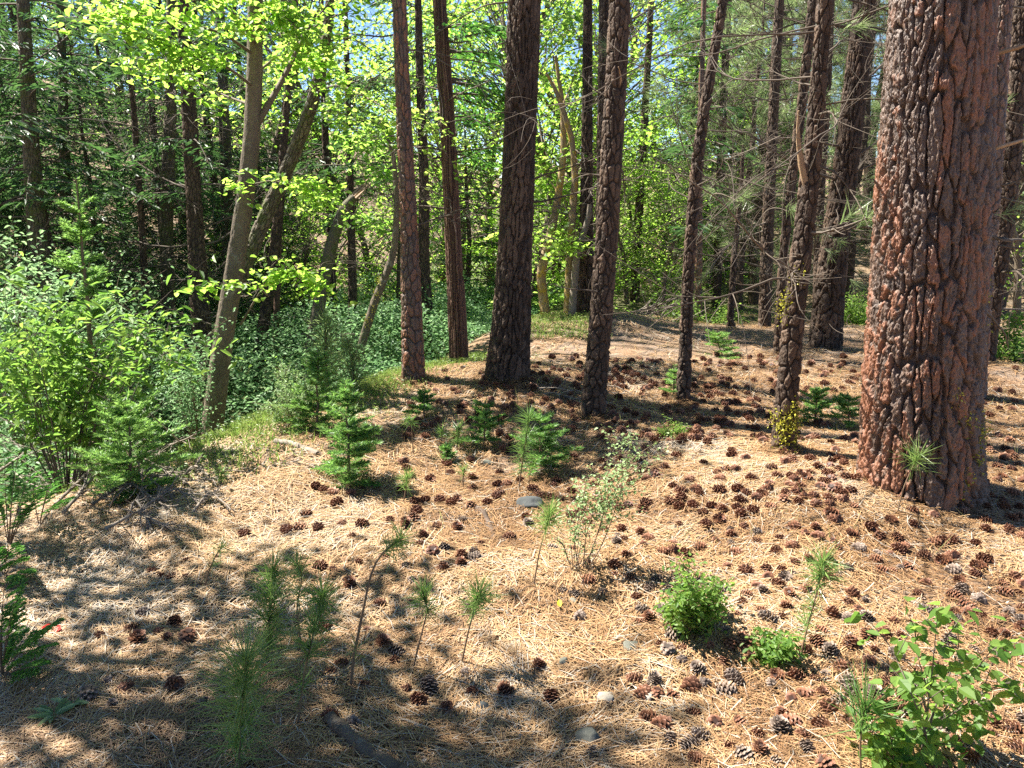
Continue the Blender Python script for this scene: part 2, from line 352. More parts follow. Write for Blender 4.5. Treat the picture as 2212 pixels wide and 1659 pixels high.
def trunk_mesh(mb, P, r, n, zs, kind, seed, sc_=1.0, flare=0):
    # P spine (k,3) with radii r; zs: arclength samples
    L = np.concatenate([[0], np.cumsum(np.linalg.norm(np.diff(P, axis=0), axis=1))])
    Q = np.stack([np.interp(zs, L, P[:, k]) for k in range(3)], 1); rr = np.interp(zs, L, r)
    T = nrm(np.gradient(Q, axis=0)); N = nrm(np.cross(np.cross(T, np.array([1., 0, 0])), T)); B = np.cross(T, N)
    th = np.linspace(0, 2*PI, n, endpoint=False)
    TH, Z = np.meshgrid(th, zs); Rm = float(np.median(rr[:max(3, len(rr)//2)]))
    d, tone = bark(kind, TH, Z, Rm, seed, sc_)
    lump = .06*vnoise(np.cos(TH)*1.3, np.sin(TH)*1.3, Z*1.1, seed+31)+.03*vnoise(np.cos(TH)*3, np.sin(TH)*3, Z*2.5, seed+32)
    rad = rr[:, None]*(1+lump)
    if flare:
        zz = np.clip(Z, 0, None); rt = np.clip(vnoise(np.cos(TH)*1.9, np.sin(TH)*1.9, 0*Z, seed+40)*.5+.6, 0, 1.2)
        rad = rad+flare*rr[:, None]*np.exp(-zz/.28)*rt
    rad = rad+d*np.clip(rr[:, None]/max(Rm, .01), .3, 1)
    V = Q[:, None]+rad[..., None]*(np.cos(TH)[..., None]*N[:, None]+np.sin(TH)[..., None]*B[:, None])
    m = len(zs); i = np.arange(m-1)[:, None]*n; j = np.arange(n)[None]; k = (j+1) % n
    mb.add(V.reshape(-1, 3), np.stack([i+j, i+k, i+n+k, i+n+j], -1).reshape(-1, 4), tone.ravel())
    mb.add(V[-1], np.arange(n)[None], .4)
def dead_branch(rng, p0, d, L, r0, twigs=3, up=.2, curl=.25):
    mb = MB(); k = 12; t = np.linspace(0, 1, k)
    side = nrm(np.cross(d, [0, 0, 1.])[None])[0]; a, b = rng.uniform(-curl, curl)*1.6, up*rng.uniform(-2.2, 1.6)
    wob = np.cumsum(np.cumsum(rng.normal(size=(k, 3))*.012, axis=0), axis=0)
    P = p0+L*(t[:, None]*d+(t**2)[:, None]*(side*a+np.array([0, 0, b]))+wob)
    r0 = r0*.72; col = rng.uniform(.1, .75)
    tube(mb, P, r0*(1-.8*t), 5, col)
    for _ in range(twigs):
        i = rng.integers(2, k-1); dd = nrm((nrm((P[i+1]-P[i-1])[None])[0]+rng.normal(size=3)*.6)[None])[0]; l2 = L*rng.uniform(.12, .42)
        tt = np.linspace(0, 1, 7)[:, None]; c = rng.normal(size=3)*.5
        Q = P[i]+l2*(tt*dd+tt**2*c); tube(mb, Q, max(.0013, r0*.4)*(1-.7*tt[:, 0]), 4, col+rng.uniform(-.1, .2))
        for e in range(int(rng.integers(0, 3))):
            j = rng.integers(2, 6); d3 = nrm((dd+rng.normal(size=3)*.8)[None])[0]; tube(mb, Q[j]+l2*.45*(np.linspace(0, 1, 5)[:, None]*d3+np.linspace(0, 1, 5)[:, None]**2*rng.normal(size=3)*.5), max(.001, r0*.22), 3, col+.1, cap=False)
    return mb, P
def tuft(mb, rng, P, ax, n, L, Wd, spread=.8, a0=.5, av=.3):
    ax = np.asarray(ax, float); D = nrm(ax[None]*1.0+nrm(rng.normal(size=(n, 3)))*spread)
    s = P-nrm(ax[None])*(rng.random((n, 1))**1.5)*L*.55
    needles(mb, s, D, L*rng.uniform(.7, 1.08, n), Wd, np.clip(a0+av*rng.normal(size=n), 0, 1), rng)

PINES = []
def pix_tree(name, label, cat, pts, Y=None, kind='scale', m='dark_bark', top=11, nb=0, bl=(.25, .7), bz=(.5, 3.2), group=None, seed=1, flare=.42, res=1.0, sc_=1.0, bfun=None, tip=None, tufts=0, straight=True):
    rng = np.random.default_rng(seed)
    if Y is None:
        b = G(pts[0][0], pts[0][1]); Y = b[1]
    Ps, rs = [], []
    for q in pts:
        p = W(q[0], q[1], Y+(q[3] if len(q) > 3 else 0)); Ps.append(p); rs.append(q[2]/2/F*dep(p))
    Ps = np.array(Ps); rs = np.array(rs)
    gz = float(H(Ps[0][0], Ps[0][1]))
    if Ps[0][2] > gz-.0:                       # run the stem down into the ground
        d0 = Ps[0]-Ps[1]; d0 = d0/max(-d0[2], .2); q = Ps[0]+d0*(Ps[0][2]-gz); q[2] = float(H(q[0], q[1]))
        Ps = np.vstack([q, Ps]); rs = np.concatenate([[rs[0]*1.03], rs])
    base = Ps[0].copy()
    under = Ps[0]+nrm((Ps[0]-Ps[1])[None])[0]*.25
    Ps = np.vstack([under, Ps]); rs = np.concatenate([[rs[0]*1.05], rs])
    vis = np.linalg.norm(np.diff(Ps, axis=0), axis=1).sum()
    if top and top > Ps[-1][2]:
        d = nrm((Ps[-1]-Ps[-2])[None])[0]; d = nrm((d*np.array([.6, .6, 1]))[None])[0]
        n_ = (top-Ps[-1][2])/d[2]
        Ps = np.vstack([Ps, Ps[-1]+d*n_*.5, Ps[-1]+d*n_]); rs = np.concatenate([rs, [rs[-1]*.68, rs[-1]*.2]])
    Q = resample(np.column_stack([Ps, rs]), 70, 3)
    root = thing(name, label, cat, base, group)
    P = Q[:, :3]-base; r = Q[:, 3]
    L = np.concatenate([[0], np.cumsum(np.linalg.norm(np.diff(P, axis=0), axis=1))])
    wpx = max(q[2] for q in pts)
    n = int(np.clip(wpx*2.1*res, 9, 660)); step = max(.006, 2.3/F*dep(base)/res)
    zs = np.concatenate([np.arange(0, min(vis+.1, L[-1]), step), np.linspace(vis+.12, L[-1], 30)]) if L[-1] > vis+.3 else np.arange(0, L[-1], step)
    mb = MB(); trunk_mesh(mb, P, r, n, zs-0.0, kind, seed, sc_, flare)
    mb.obj('trunk', M[m], root, True)
    def at(z):
        i = np.interp(z, P[:, 2], np.arange(len(P))); return np.array([np.interp(i, np.arange(len(P)), P[:, k]) for k in range(3)]), float(np.interp(i, np.arange(len(P)), r))
    root_info = (root, at, Y, base, r)
    for _ in range(int(nb*1.25)):
        z = rng.uniform(*bz); p, rr = at(z)
        az = rng.uniform(0, 2*PI); az = az if rng.random() < .35 else (0 if rng.random() < .5 else PI)+rng.normal()*.5
        d = np.array([math.cos(az), math.sin(az), rng.uniform(-.15, .35)])
        Lb = rng.uniform(*bl)
        Lb *= 1.5; bm, BP = dead_branch(rng, p+d*rr*.7, d, Lb, min(rr*.2, .007+.008*Lb), twigs=int(3+Lb*8))
        bo = bm.obj('branch', M['twig'], root, True)
        if tufts and rng.random() < tufts:
            tm = MB()
            for q in range(rng.integers(2, 6)):
                i = rng.integers(4, len(BP)); tuft(tm, rng, BP[i]+rng.normal(size=3)*.05, nrm((BP[i]-BP[i-2]+np.array([0, 0, .05]))[None])[0], 36, .15, .0035, .9)
            tm.obj('needles', M['pine_needle'], bo)
    PINES.append((name, root, at, Y))
    return root_info
def lichen_patch(info, zs, azc, azs, n, seed, size=.016, out=.012):
    root, at, Y, base, r = info; rng = np.random.default_rng(seed)
    K = max(1, n//30)
    for _ in range(K):
        mb = MB()
        z = rng.uniform(*zs); p, rr = at(z); az = azc+rng.normal()*azs
        nn = np.array([math.cos(az), math.sin(az), 0]); c = p+nn*(rr*1.02)
        m = 30; q = c+rng.normal(size=(m, 3))*np.array([.022, .022, .03])
        rad = q-p; rad[:, 2] = 0; q = np.where(np.linalg.norm(rad, axis=1, keepdims=True) < rr, p*np.array([1, 1, 0])+nrm(rad)*rr*1.03+q*np.array([0, 0, 1]), q)
        leaves(mb, q, nn+rng.normal(size=(m, 3))*.8, rng.normal(size=(m, 3)), size, size*.6, rng.random(m))
        mb.obj('lichen', M['lichen'], root)

# --- the trees whose trunks stand in the photograph (pixel column, row, width: base upwards)
big = pix_tree('pine_tree', 'massive red-barked pine with deep furrowed plates standing at the right', 'tree',
               [(1983, 1046, 226), (1989, 830, 216), (2008, 553, 210), (2031, 0, 190)], kind='plate', m='pine_bark', top=16, nb=0, seed=11, flare=.22, res=1.35)
lichen_patch(big, (.0, .55), -.95, .22, 320, 5, .014)
lichen_patch(big, (.4, 1.2), -1.2, .5, 90, 6, .012)
def stub(info, u, v, L, rpx, direc, mt='dead_wood', seed=1, name='branch'):
    root, at, Y, base, r = info; p = W(u, v, Y)-base; rng = np.random.default_rng(seed)
    q, rr = at(p[2]); d = nrm(np.array(direc, float)[None])[0]
    bm, _ = dead_branch(rng, q+d*rr*.6, d, L+rr*.4, rpx/F*Y, twigs=0, up=.05, curl=.1); bm.obj(name, M[mt], root, True)
stub(big, 2120, 137, .24, 9, (1, -.3, .05), 'fresh_wood', 1); stub(big, 2120, 352, .17, 9, (1, -.4, .12), 'fresh_wood', 2)
stub(big, 2085, 510, .75, 10, (1, .2, .05), 'twig', 3); stub(big, 2085, 625, .55, 8, (1, .5, -.15), 'twig', 4)

p1100 = pix_tree('pine_tree', 'thick furrowed pine with knobby dead stubs on the sunlit mound', 'tree',
                 [(1097, 814, 80), (1112, 553, 66), (1124, 300, 64), (1133, 0, 66)], kind='plate', m='dark_bark', top=14, nb=8, bl=(.12, .5), bz=(.8, 3), seed=12, sc_=.75, res=1.1)
p1282 = pix_tree('pine_tree', 'dark straight pine with flaky bark in front of a pair of trunks', 'tree',
                 [(1280, 900, 46), (1290, 780, 46), (1309, 553, 45), (1325, 270, 43), (1339, 0, 41)], kind='scale', m='dark_bark', top=13, nb=7, bl=(.12, .45), bz=(.9, 2.9), seed=13, res=1.2)
stub(p1282, 1345, 210, .12, 6, (.3, -.6, .7), 'fresh_wood', 5)
p880 = pix_tree('pine_tree', 'straight brown pine with small scaly bark rising from the gully lip', 'tree',
                [(893, 825, 46), (886, 553, 37), (875, 300, 32), (862, 0, 29)], kind='scale', m='pine_bark', top=13, nb=5, bl=(.15, .5), bz=(1, 3), seed=14, res=1.2)
ced = pix_tree('cedar_tree', 'reddish stringy-barked cedar between the scaly pine and the knobby pine', 'tree',
               [(993, 803, 38), (981, 553, 34), (968, 300, 31), (949, 0, 27)], Y=7.2, kind='fibre', m='cedar_bark', top=13, nb=14, bl=(.2, .6), bz=(1, 3.1), seed=15, res=1.2)
p1500 = pix_tree('pine_tree', 'slender dark pine with a kink halfway up, alone on open needles', 'tree',
                 [(1476, 870, 29), (1480, 760, 25), (1489, 553, 22), (1500, 400, 26), (1516, 267, 21), (1540, 130, 20), (1563, 0, 19)], kind='scale', m='dark_bark', top=11, nb=9, bl=(.25, .8), bz=(1.2, 3.2), seed=16, res=1.2, tufts=.3)
p1720 = pix_tree('pine_tree', 'dark pine with yellow lichen at its foot left of the massive pine', 'tree',
                 [(1692, 978, 46), (1702, 800, 42), (1726, 586, 41), (1741, 480, 42), (1762, 270, 33), (1782, 0, 30)], kind='scale', m='dark_bark', top=12, nb=14, bl=(.3, .9), bz=(.9, 2.6), seed=17, res=1.2, tufts=.2)
stub(p1720, 1730, 420, .24, 14, (-.25, -.25, .9), 'fresh_wood', 6)
lichen_patch(p1720, (.02, .34), -1.5, .9, 700, 7, .015)
lichen_patch(p1720, (.7, 1.1), -2.4, .6, 150, 8, .014)
p1800 = pix_tree('pine_tree', 'tall grey furrowed pine rising behind the lichen-footed pine', 'tree',
                 [(1782, 753, 60), (1799, 553, 54), (1822, 400, 47), (1846, 200, 45), (1869, 0, 42)], kind='plate', m='dark_bark', top=16, nb=16, bl=(.5, 1.4), bz=(1.5, 5.5), seed=18, sc_=.9, res=1.1, tufts=.25)
p2159 = pix_tree('pine_tree', 'reddish trunk partly hidden directly behind the massive pine', 'tree',
                 [(2100, 880, 46), (2118, 600, 44), (2136, 433, 42), (2159, 100, 40), (2166, 0, 38)], Y=5.9, kind='scale', m='pine_bark', top=12, nb=8, bl=(.3, .9), bz=(.8, 3), seed=19, tufts=.3)
p2179 = pix_tree('pine_tree', 'pine with sunlit scaly bark nearest the right edge', 'tree',
                 [(2119, 873, 37), (2134, 720, 36), (2160, 553, 36), (2179, 417, 37), (2208, 0, 34)], Y=7.0, kind='scale', m='dark_bark', top=12, nb=12, bl=(.3, 1.0), bz=(.8, 3.4), seed=20, res=1.2, tufts=.5)
p1305 = pix_tree('pine_tree', 'grey pine trunk overlapped by the dark flaky pine', 'tree',
                 [(1306, 785, 36), (1305, 553, 32), (1306, 250, 29), (1309, 0, 28)], Y=9.0, kind='plate', m='dark_bark', top=14, nb=5, bl=(.3, .8), bz=(1.2, 4), seed=21, sc_=.7)
p1262 = pix_tree('pine_tree', 'dark trunk standing just left of the overlapped pine pair', 'tree',
                 [(1264, 775, 42), (1266, 553, 30), (1268, 333, 22), (1270, 0, 18)], Y=9.4, kind='plate', m='dark_bark', top=14, nb=4, bl=(.3, .8), bz=(1.2, 4), seed=22, sc_=.7)
p1648 = pix_tree('pine_tree', 'dark upright pine between the thin pole and the lichen-footed pine', 'tree',
                 [(1650, 768, 27), (1656, 553, 25), (1666, 333, 22), (1682, 33, 19)], Y=10.3, kind='scale', m='dark_bark', top=13, nb=22, bl=(.5, 1.5), bz=(1.0, 5), seed=23, tufts=.4)
p1690 = pix_tree('pine_tree', 'slim leaning pine close behind the lichen-footed pine', 'tree',
                 [(1677, 822, 19), (1692, 553, 18), (1709, 400, 20), (1736, 200, 19), (1756, 0, 19)], Y=7.6, kind='scale', m='dark_bark', top=11, nb=14, bl=(.3, .9), bz=(1.0, 3.6), seed=24, tufts=.3)
p1775 = pix_tree('pine_tree', 'thin shaded pine squeezed between two larger trunks', 'tree',
                 [(1764, 745, 19), (1769, 467, 18), (1786, 233, 15), (1796, 0, 13)], Y=11.5, kind='scale', m='dark_bark', top=13, nb=10, bl=(.4, 1.2), bz=(1.5, 5), seed=25, tufts=.4)
p1573 = pix_tree('pine_tree', 'thin dark pole pine with bare twisting twigs beside a leaning dead pole', 'tree',
                 [(1573, 772, 14), (1586, 553, 12), (1600, 420, 9), (1606, 300, 5)], Y=10, kind='scale', m='dark_bark', top=0, nb=16, bl=(.3, 1.1), bz=(.8, 3), seed=26)
p1546 = pix_tree('pine_tree', 'mid-distance pine trunk seen just right of the kinked pine', 'tree',
                 [(1546, 690, 19), (1553, 500, 18), (1558, 333, 17), (1568, 100, 15)], Y=13.5, kind='scale', m='dark_bark', top=15, nb=20, bl=(.6, 1.6), bz=(1.5, 6), seed=27, tufts=.6)
p1509 = pix_tree('pine_tree', 'pale scaly trunk half hidden behind the kinked pine', 'tree',
                 [(1509, 735, 16), (1509, 586, 15), (1512, 300, 12)], Y=11.5, kind='scale', m='pine_bark', top=9, nb=4, bl=(.3, .9), bz=(1, 4), seed=28)
p1370 = pix_tree('pine_tree', 'straight dark trunk with bare side twigs standing in bright green leaves', 'tree',
                 [(1369, 690, 20), (1378, 500, 18), (1388, 330, 16), (1396, 200, 14)], Y=14, kind='scale', m='dark_bark', top=9, nb=22, bl=(.4, 1.5), bz=(2, 6), seed=29)
p925 = pix_tree('fir_tree', 'dark fir trunk behind the thicket between scaly pine and cedar', 'tree',
                [(923, 722, 32), (913, 553, 25), (918, 430, 22), (908, 200, 17), (903, 0, 14)], Y=11, kind='scale', m='dark_bark', top=14, nb=10, bl=(.5, 1.3), bz=(1.5, 5), seed=30)
p755 = pix_tree('fir_tree', 'straight brown trunk standing right of the broken mossy snag', 'tree',
                [(763, 715, 20), (760, 553, 17), (754, 300, 13), (748, 80, 11)], Y=11, kind='scale', m='dark_bark', top=13, nb=12, bl=(.4, 1.0), bz=(1, 5), seed=31)
p705 = pix_tree('fir_tree', 'thin dark trunk passing behind the broken mossy snag', 'tree',
                [(722, 705, 15), (712, 467, 15), (700, 250, 13), (694, 0, 10)], Y=12, kind='scale', m='dark_bark', top=13, nb=10, bl=(.4, 1.0), bz=(1, 5), seed=32)
p575 = pix_tree('maple_tree', 'dark leaning stem standing behind the thicket right of the pale maple', 'tree',
                [(566, 725, 24), (593, 553, 22), (606, 420, 20), (618, 240, 14), (640, 0, 12)], Y=10, kind='scale', m='dark_bark', top=10, nb=4, bl=(.4, 1.0), bz=(1, 5), seed=33)
p437 = pix_tree('fir_tree', 'stout brown fir trunk with a pale bark scar left of the pale maple', 'tree',
                [(437, 725, 40), (425, 553, 34), (415, 350, 31), (402, 130, 27), (396, 0, 25)], Y=9.5, kind='scale', m='dark_bark', top=14, nb=14, bl=(.4, 1.1), bz=(.8, 4), seed=34)
p362 = pix_tree('fir_tree', 'very dark upright trunk between the thin snag and the stout fir', 'tree',
                [(364, 705, 28), (359, 480, 27), (366, 300, 25), (372, 100, 20)], Y=10.5, kind='scale', m='moss_bark', top=14, nb=10, bl=(.4, 1.1), bz=(.8, 4), seed=35)
p275 = pix_tree('snag_tree', 'thin bare leaning dead pole at left of the dark trunks', 'snag',
                [(314, 650, 14), (306, 480, 13), (290, 250, 12), (272, 60, 9)], Y=10, kind='scale', m='dark_bark', top=0, nb=6, bl=(.2, .6), bz=(.8, 3), seed=36, flare=.1)
p55 = pix_tree('fir_tree', 'heavy dark fir trunk near the left edge behind the leafy shrub', 'tree',
               [(92, 640, 42), (74, 430, 34), (60, 200, 28), (50, 0, 24)], Y=9, kind='scale', m='moss_bark', top=13, nb=12, bl=(.4, 1.2), bz=(1, 4), seed=37)
p140 = pix_tree('fir_tree', 'shaded fir trunk second from the left edge', 'tree',
                [(150, 640, 24), (142, 430, 22), (136, 200, 18), (130, 0, 15)], Y=11, kind='scale', m='moss_bark', top=13, nb=12, bl=(.4, 1.2), bz=(1, 4), seed=38)
p490 = pix_tree('fir_tree', 'shaded fir trunk just left of the pale maple in deep shadow', 'tree',
                [(498, 700, 28), (490, 400, 24), (480, 150, 20), (474, 0, 18)], Y=13, kind='scale', m='moss_bark', top=14, nb=12, bl=(.5, 1.4), bz=(1, 5), seed=39)

# snag, leaning stems and the maples
snag = pix_tree('snag_tree', 'leaning mossy snag with a pale freshly splintered broken top', 'snag',
                [(682, 700, 28), (700, 600, 27), (718, 520, 26), (742, 450, 22), (768, 424, 18)], Y=9.6, kind='smooth', m='moss_bark', top=0, nb=2, bl=(.2, .5), bz=(.4, 1.0), seed=41, sc_=.8, flare=.15)
def splinter(info, u0, v0, u1, v1, wpx):
    root, at, Y, base, r = info; rng = np.random.default_rng(3); mb = MB()
    a, b = W(u0, v0, Y)-base, W(u1, v1, Y)-base; hw = wpx/2/F*Y
    for k in range(9):
        o = rng.normal(size=3)*hw*.45; t = np.linspace(0, 1, 5)[:, None]; e = a+(b-a)*rng.uniform(.55, 1.0)
        tube(mb, a+o+(e-a+o*.1)*t, hw*rng.uniform(.3, .5)*(1-.93*t[:, 0]), 4, rng.random())
    mb.obj('broken_top', M['fresh_wood'], root)
splinter(snag, 762, 430, 812, 381, 20)
lean = pix_tree('maple_tree', 'slanting grey stem with orange lichen left of the scaly pine', 'tree',
                [(786, 728, 18), (810, 650, 18), (836, 590, 17), (852, 540, 15), (858, 440, 12), (850, 330, 9), (825, 270, 7)], Y=8.3, kind='smooth', m='maple_bark', top=0, nb=6, bl=(.3, .8), bz=(.8, 2.4), seed=42)
lichen_patch(lean, (.3, 1.5), -2.0, .6, 200, 9, .016)
m465 = pix_tree('maple_tree', 'pale smooth-barked maple curving up beside the grassy gully lip', 'tree',
                [(463, 890, 46), (480, 750, 42), (504, 600, 40), (530, 430, 37), (545, 290, 36), (551, 150, 34), (552, 0, 30)], Y=6.2, kind='smooth', m='maple_bark', top=6, nb=0, seed=43, flare=.12)
m530 = pix_tree('maple_tree', 'dark mossy maple stem leaning right behind the pale maple', 'tree',
                [(447, 800, 30), (488, 680, 30), (535, 560, 30), (585, 440, 29), (616, 377, 28), (655, 280, 27), (683, 200, 24), (705, 90, 22), (715, 0, 20)], Y=7.6, kind='scale', m='moss_bark', top=6.5, nb=2, bl=(.3, .6), bz=(1.2, 2.6), seed=44)
m1190 = pix_tree('maple_tree', 'crooked maple stem crusted with golden lichen behind the knobby pine', 'tree',
                 [(1187, 738, 24), (1176, 660, 21), (1168, 590, 20), (1180, 545, 20), (1196, 480, 18), (1207, 417, 17), (1218, 333, 15), (1216, 230, 11), (1200, 120, 7)], Y=9.6, kind='smooth', m='lichen_bark', top=0, nb=4, bl=(.3, .8), bz=(1.5, 3.5), seed=45)
m1230 = pix_tree('maple_tree', 'twisting tan maple stem with a forked bare crown right of the golden-lichen stem', 'tree',
                 [(1226, 740, 21), (1227, 660, 19), (1230, 586, 18), (1236, 467, 17), (1243, 380, 15), (1235, 300, 13), (1214, 230, 11), (1196, 185, 8), (1178, 155, 5)], Y=9.4, kind='smooth', m='lichen_bark', top=0, nb=7, bl=(.3, .8), bz=(1.5, 3.2), seed=46)
pstub = pix_tree('snag_tree', 'pale barkless curved snag stump beside the overlapped pines', 'snag',
                 [(1240, 620, 16), (1245, 550, 16), (1262, 500, 14), (1272, 470, 13), (1274, 440, 9)], Y=9.2, kind='smooth', m='dead_wood', top=0, nb=2, bl=(.2, .5), bz=(1, 1.6), seed=47)
dpole = pix_tree('snag_tree', 'short leaning dead pole propped beside the thin pole pine', 'snag',
                 [(1619, 775, 9), (1600, 735, 8), (1579, 690, 7)], Y=9.8, kind='smooth', m='dark_bark', top=0, nb=0, seed=48, flare=0)
broken = pix_tree('snag_tree', 'narrow broken stem with orange stripped wood beside the dark leaning maple', 'snag',
                  [(600, 600, 13), (606, 420, 12), (614, 330, 11), (619, 205, 7)], Y=10.8, kind='smooth', m='cedar_bark', top=0, nb=3, bl=(.15, .4), bz=(1, 2.4), seed=49)

# ------------------------------------------------------------------ foliage builders
def spray_leaves(mb, rng, c, rad, n, L, flat=.35, wr=.7, tilt=.45, a0=.5, droop=.2):
    p = c+rng.normal(size=(n, 3))*np.array([rad, rad, rad*flat])*.6
    az = rng.uniform(0, 2*PI, n); D = np.stack([np.cos(az), np.sin(az), rng.normal(size=n)*.35-droop], 1)
    N = np.array([0, 0, 1.])+rng.normal(size=(n, 3))*tilt
    l = L*rng.uniform(.6, 1.15, n)
    leaves(mb, p, D, N, l, l*wr, np.clip(a0+.25*rng.normal(size=n), 0, 1))
def leafy_branch(bm, lm, rng, P, r0, L, dens, rad, tw=6, flat=.4, wr=.7, start=.25, a0=.5):
    """a limb along P: twigs and leaves along its outer part"""
    P = resample(P, 14, 1); k = len(P); t = np.linspace(0, 1, k)
    tube(bm, P, r0*(1-.85*t), 5, .5)
    S = np.linalg.norm(P[-1]-P[0])
    for _ in range(tw):
        i = rng.integers(int(k*start), k-1); d = nrm((P[i+1]-P[i-1])[None])[0]
        dd = nrm((d+nrm(rng.normal(size=3)[None])[0]*np.array([1, 1, .45])*1.0)[None])[0]; l2 = S*rng.uniform(.15, .38)
        tt = np.linspace(0, 1, 6)[:, None]; Q = P[i]+l2*(tt*dd+tt**2*np.array([0, 0, -.12])+tt**2*rng.normal(size=3)*.15)
        tube(bm, Q, max(.002, r0*.28)*(1-.7*tt[:, 0]), 4, .5)
        for q in Q[1:]:
            spray_leaves(lm, rng, q, rad, max(1, int(dens)), L, flat, wr, a0=a0)
    for q in P[int(k*.55):]:
        spray_leaves(lm, rng, q, rad, max(1, int(dens)), L, flat, wr, a0=a0)
def maple_sprays(info, limbs, L, seed, m='maple_leaf', bark_='maple_bark', dens=5, rad=.13, a0=.55):
    """each limb: list of (u,v,extra depth) pixels out from the stem; leaves join the tree's crown"""
    root, at, Y, base, r = info; rng = np.random.default_rng(seed); lm = MB(); bmb = MB()
    for lb in limbs:
        P = np.array([W(q[0], q[1], Y+(q[2] if len(q) > 2 else 0))-base for q in lb['p']])
        bmb = MB(); leafy_branch(bmb, lm, rng, P, lb.get('r', .02), L*lb.get('s', 1), lb.get('d', dens), lb.get('rad', rad), lb.get('tw', 9), start=lb.get('st', .25), a0=lb.get('a', a0))
        bmb.obj('limb', M[bark_], root, True)
    lm.obj('crown', M[m], root)
maple_sprays(m465, [
    dict(p=[(548, 280), (575, 235, .0), (615, 165, .1), (650, 90, .2), (690, 20, .3), (720, -60, .3)], r=.03, tw=8, d=3, st=.5),
    dict(p=[(550, 190), (500, 150, -.3), (430, 120, -.5), (340, 95, -.7), (270, 60, -.8)], r=.014, tw=18, d=4),
    dict(p=[(551, 120), (480, 70, -.3), (400, 50, -.5), (300, 30, -.6), (240, 5, -.6)], r=.014, tw=18, d=4),
    dict(p=[(550, 230), (480, 205, .3), (400, 160, .5), (310, 140, .6)], r=.012, tw=14, d=5),
    dict(p=[(551, 160), (600, 120, .3), (660, 110, .5), (720, 150, .7)], r=.012, tw=16, d=5),
    dict(p=[(552, 60), (600, 20, -.2), (640, 60, -.3), (680, 90, -.3)], r=.012, tw=14, d=5),
    dict(p=[(551, 100), (520, 40, -.4), (480, 10, -.5), (420, -20, -.6)], r=.012, tw=12, d=4),
    dict(p=[(538, 400), (515, 395, -.2), (490, 400, -.4)], r=.006, tw=3, d=2, rad=.07),
    dict(p=[(538, 400), (580, 390, -.3), (630, 395, -.4), (680, 400, -.5)], r=.008, tw=7, d=5, rad=.11),
    dict(p=[(520, 700), (550, 650, -.2), (580, 600, -.3), (590, 560, -.3)], r=.012, tw=6, d=2, rad=.08, st=.5),
    dict(p=[(575, 610, -.3), (620, 590, -.4), (660, 600, -.5), (690, 615, -.5)], r=.006, tw=9, d=5, rad=.09),
    dict(p=[(580, 640, -.3), (545, 610, -.5), (500, 615, -.6), (430, 605, -.7)], r=.006, tw=5, d=3, rad=.07),
    dict(p=[(552, -170), (500, -230, -.2), (420, -290, -.4), (340, -320, -.5)], r=.014, tw=16, d=9, rad=.27),
    dict(p=[(552, -180), (600, -250, .2), (680, -300, .3), (740, -310, .4)], r=.014, tw=16, d=9, rad=.27),
    dict(p=[(552, -200), (540, -280, -.3), (520, -380, -.6), (480, -440, -.8)], r=.014, tw=18, d=9, rad=.27),
    dict(p=[(552, -210), (560, -300, .3), (600, -400, .5), (640, -450, .7)], r=.014, tw=18, d=9, rad=.27),
], .062, 101)
maple_sprays(m530, [
    dict(p=[(683, 200), (730, 180, -.4), (800, 215, -.9), (880, 262, -1.2), (975, 285, -1.3)], r=.014, tw=14, d=4, rad=.10, a=.75),
    dict(p=[(670, 240), (720, 240, -.2), (790, 260, -.3), (850, 270, -.4)], r=.01, tw=10, d=4, rad=.12),
    dict(p=[(690, 160), (640, 130, .3), (590, 180, .5), (560, 250, .6)], r=.012, tw=12, d=4),
    dict(p=[(705, 90), (760, 80, .2), (820, 120, .4), (850, 160, .5)], r=.012, tw=10, d=3),
    dict(p=[(616, 377), (650, 400, .1), (690, 440, .2), (720, 430, .3)], r=.008, tw=8, d=4),
    dict(p=[(690, 150), (730, 90, -.2), (740, 20, -.3), (790, -30, -.3)], r=.012, tw=12, d=4),
], .06, 102)
maple_sprays(m1190, [
    dict(p=[(1180, 545), (1150, 520, -.2), (1120, 505, -.3), (1095, 500, -.3)], r=.008, tw=6, d=5),
    dict(p=[(1190, 510), (1220, 500, -.3), (1250, 520, -.4), (1200, 545, -.6)], r=.01, tw=8, d=6),
    dict(p=[(1207, 417), (1180, 380, .1), (1160, 340, .2), (1150, 300, .2)], r=.01, tw=8, d=5),
    dict(p=[(1218, 333), (1240, 280, .3), (1270, 230, .4), (1280, 160, .5)], r=.01, tw=10, d=5),
    dict(p=[(1216, 230), (1190, 160, .3), (1210, 90, .5), (1200, 20, .6)], r=.01, tw=12, d=5),
], .075, 103, bark_='lichen_bark', rad=.22)
maple_sprays(m1230, [
    dict(p=[(1243, 380), (1262, 330, .2), (1280, 280, .3), (1300, 240, .4)], r=.012, tw=10, d=5),
    dict(p=[(1214, 230), (1232, 190, .2), (1250, 130, .3), (1255, 40, .4)], r=.012, tw=12, d=5),
    dict(p=[(1236, 467), (1222, 430, .3), (1190, 400, .5), (1160, 395, .6)], r=.01, tw=9, d=5),
], .075, 104, bark_='lichen_bark', rad=.22)
maple_sprays(lean, [
    dict(p=[(852, 540), (830, 500, .2), (800, 480, .4), (770, 470, .5)], r=.008, tw=8, d=4),
    dict(p=[(858, 440), (830, 390, .2), (800, 350, .4), (780, 330, .5)], r=.01, tw=10, d=4),
    dict(p=[(850, 330), (810, 290, .2), (770, 300, .3), (740, 330, .4)], r=.008, tw=10, d=4),
], .07, 105, rad=.2, m='alder_leaf')

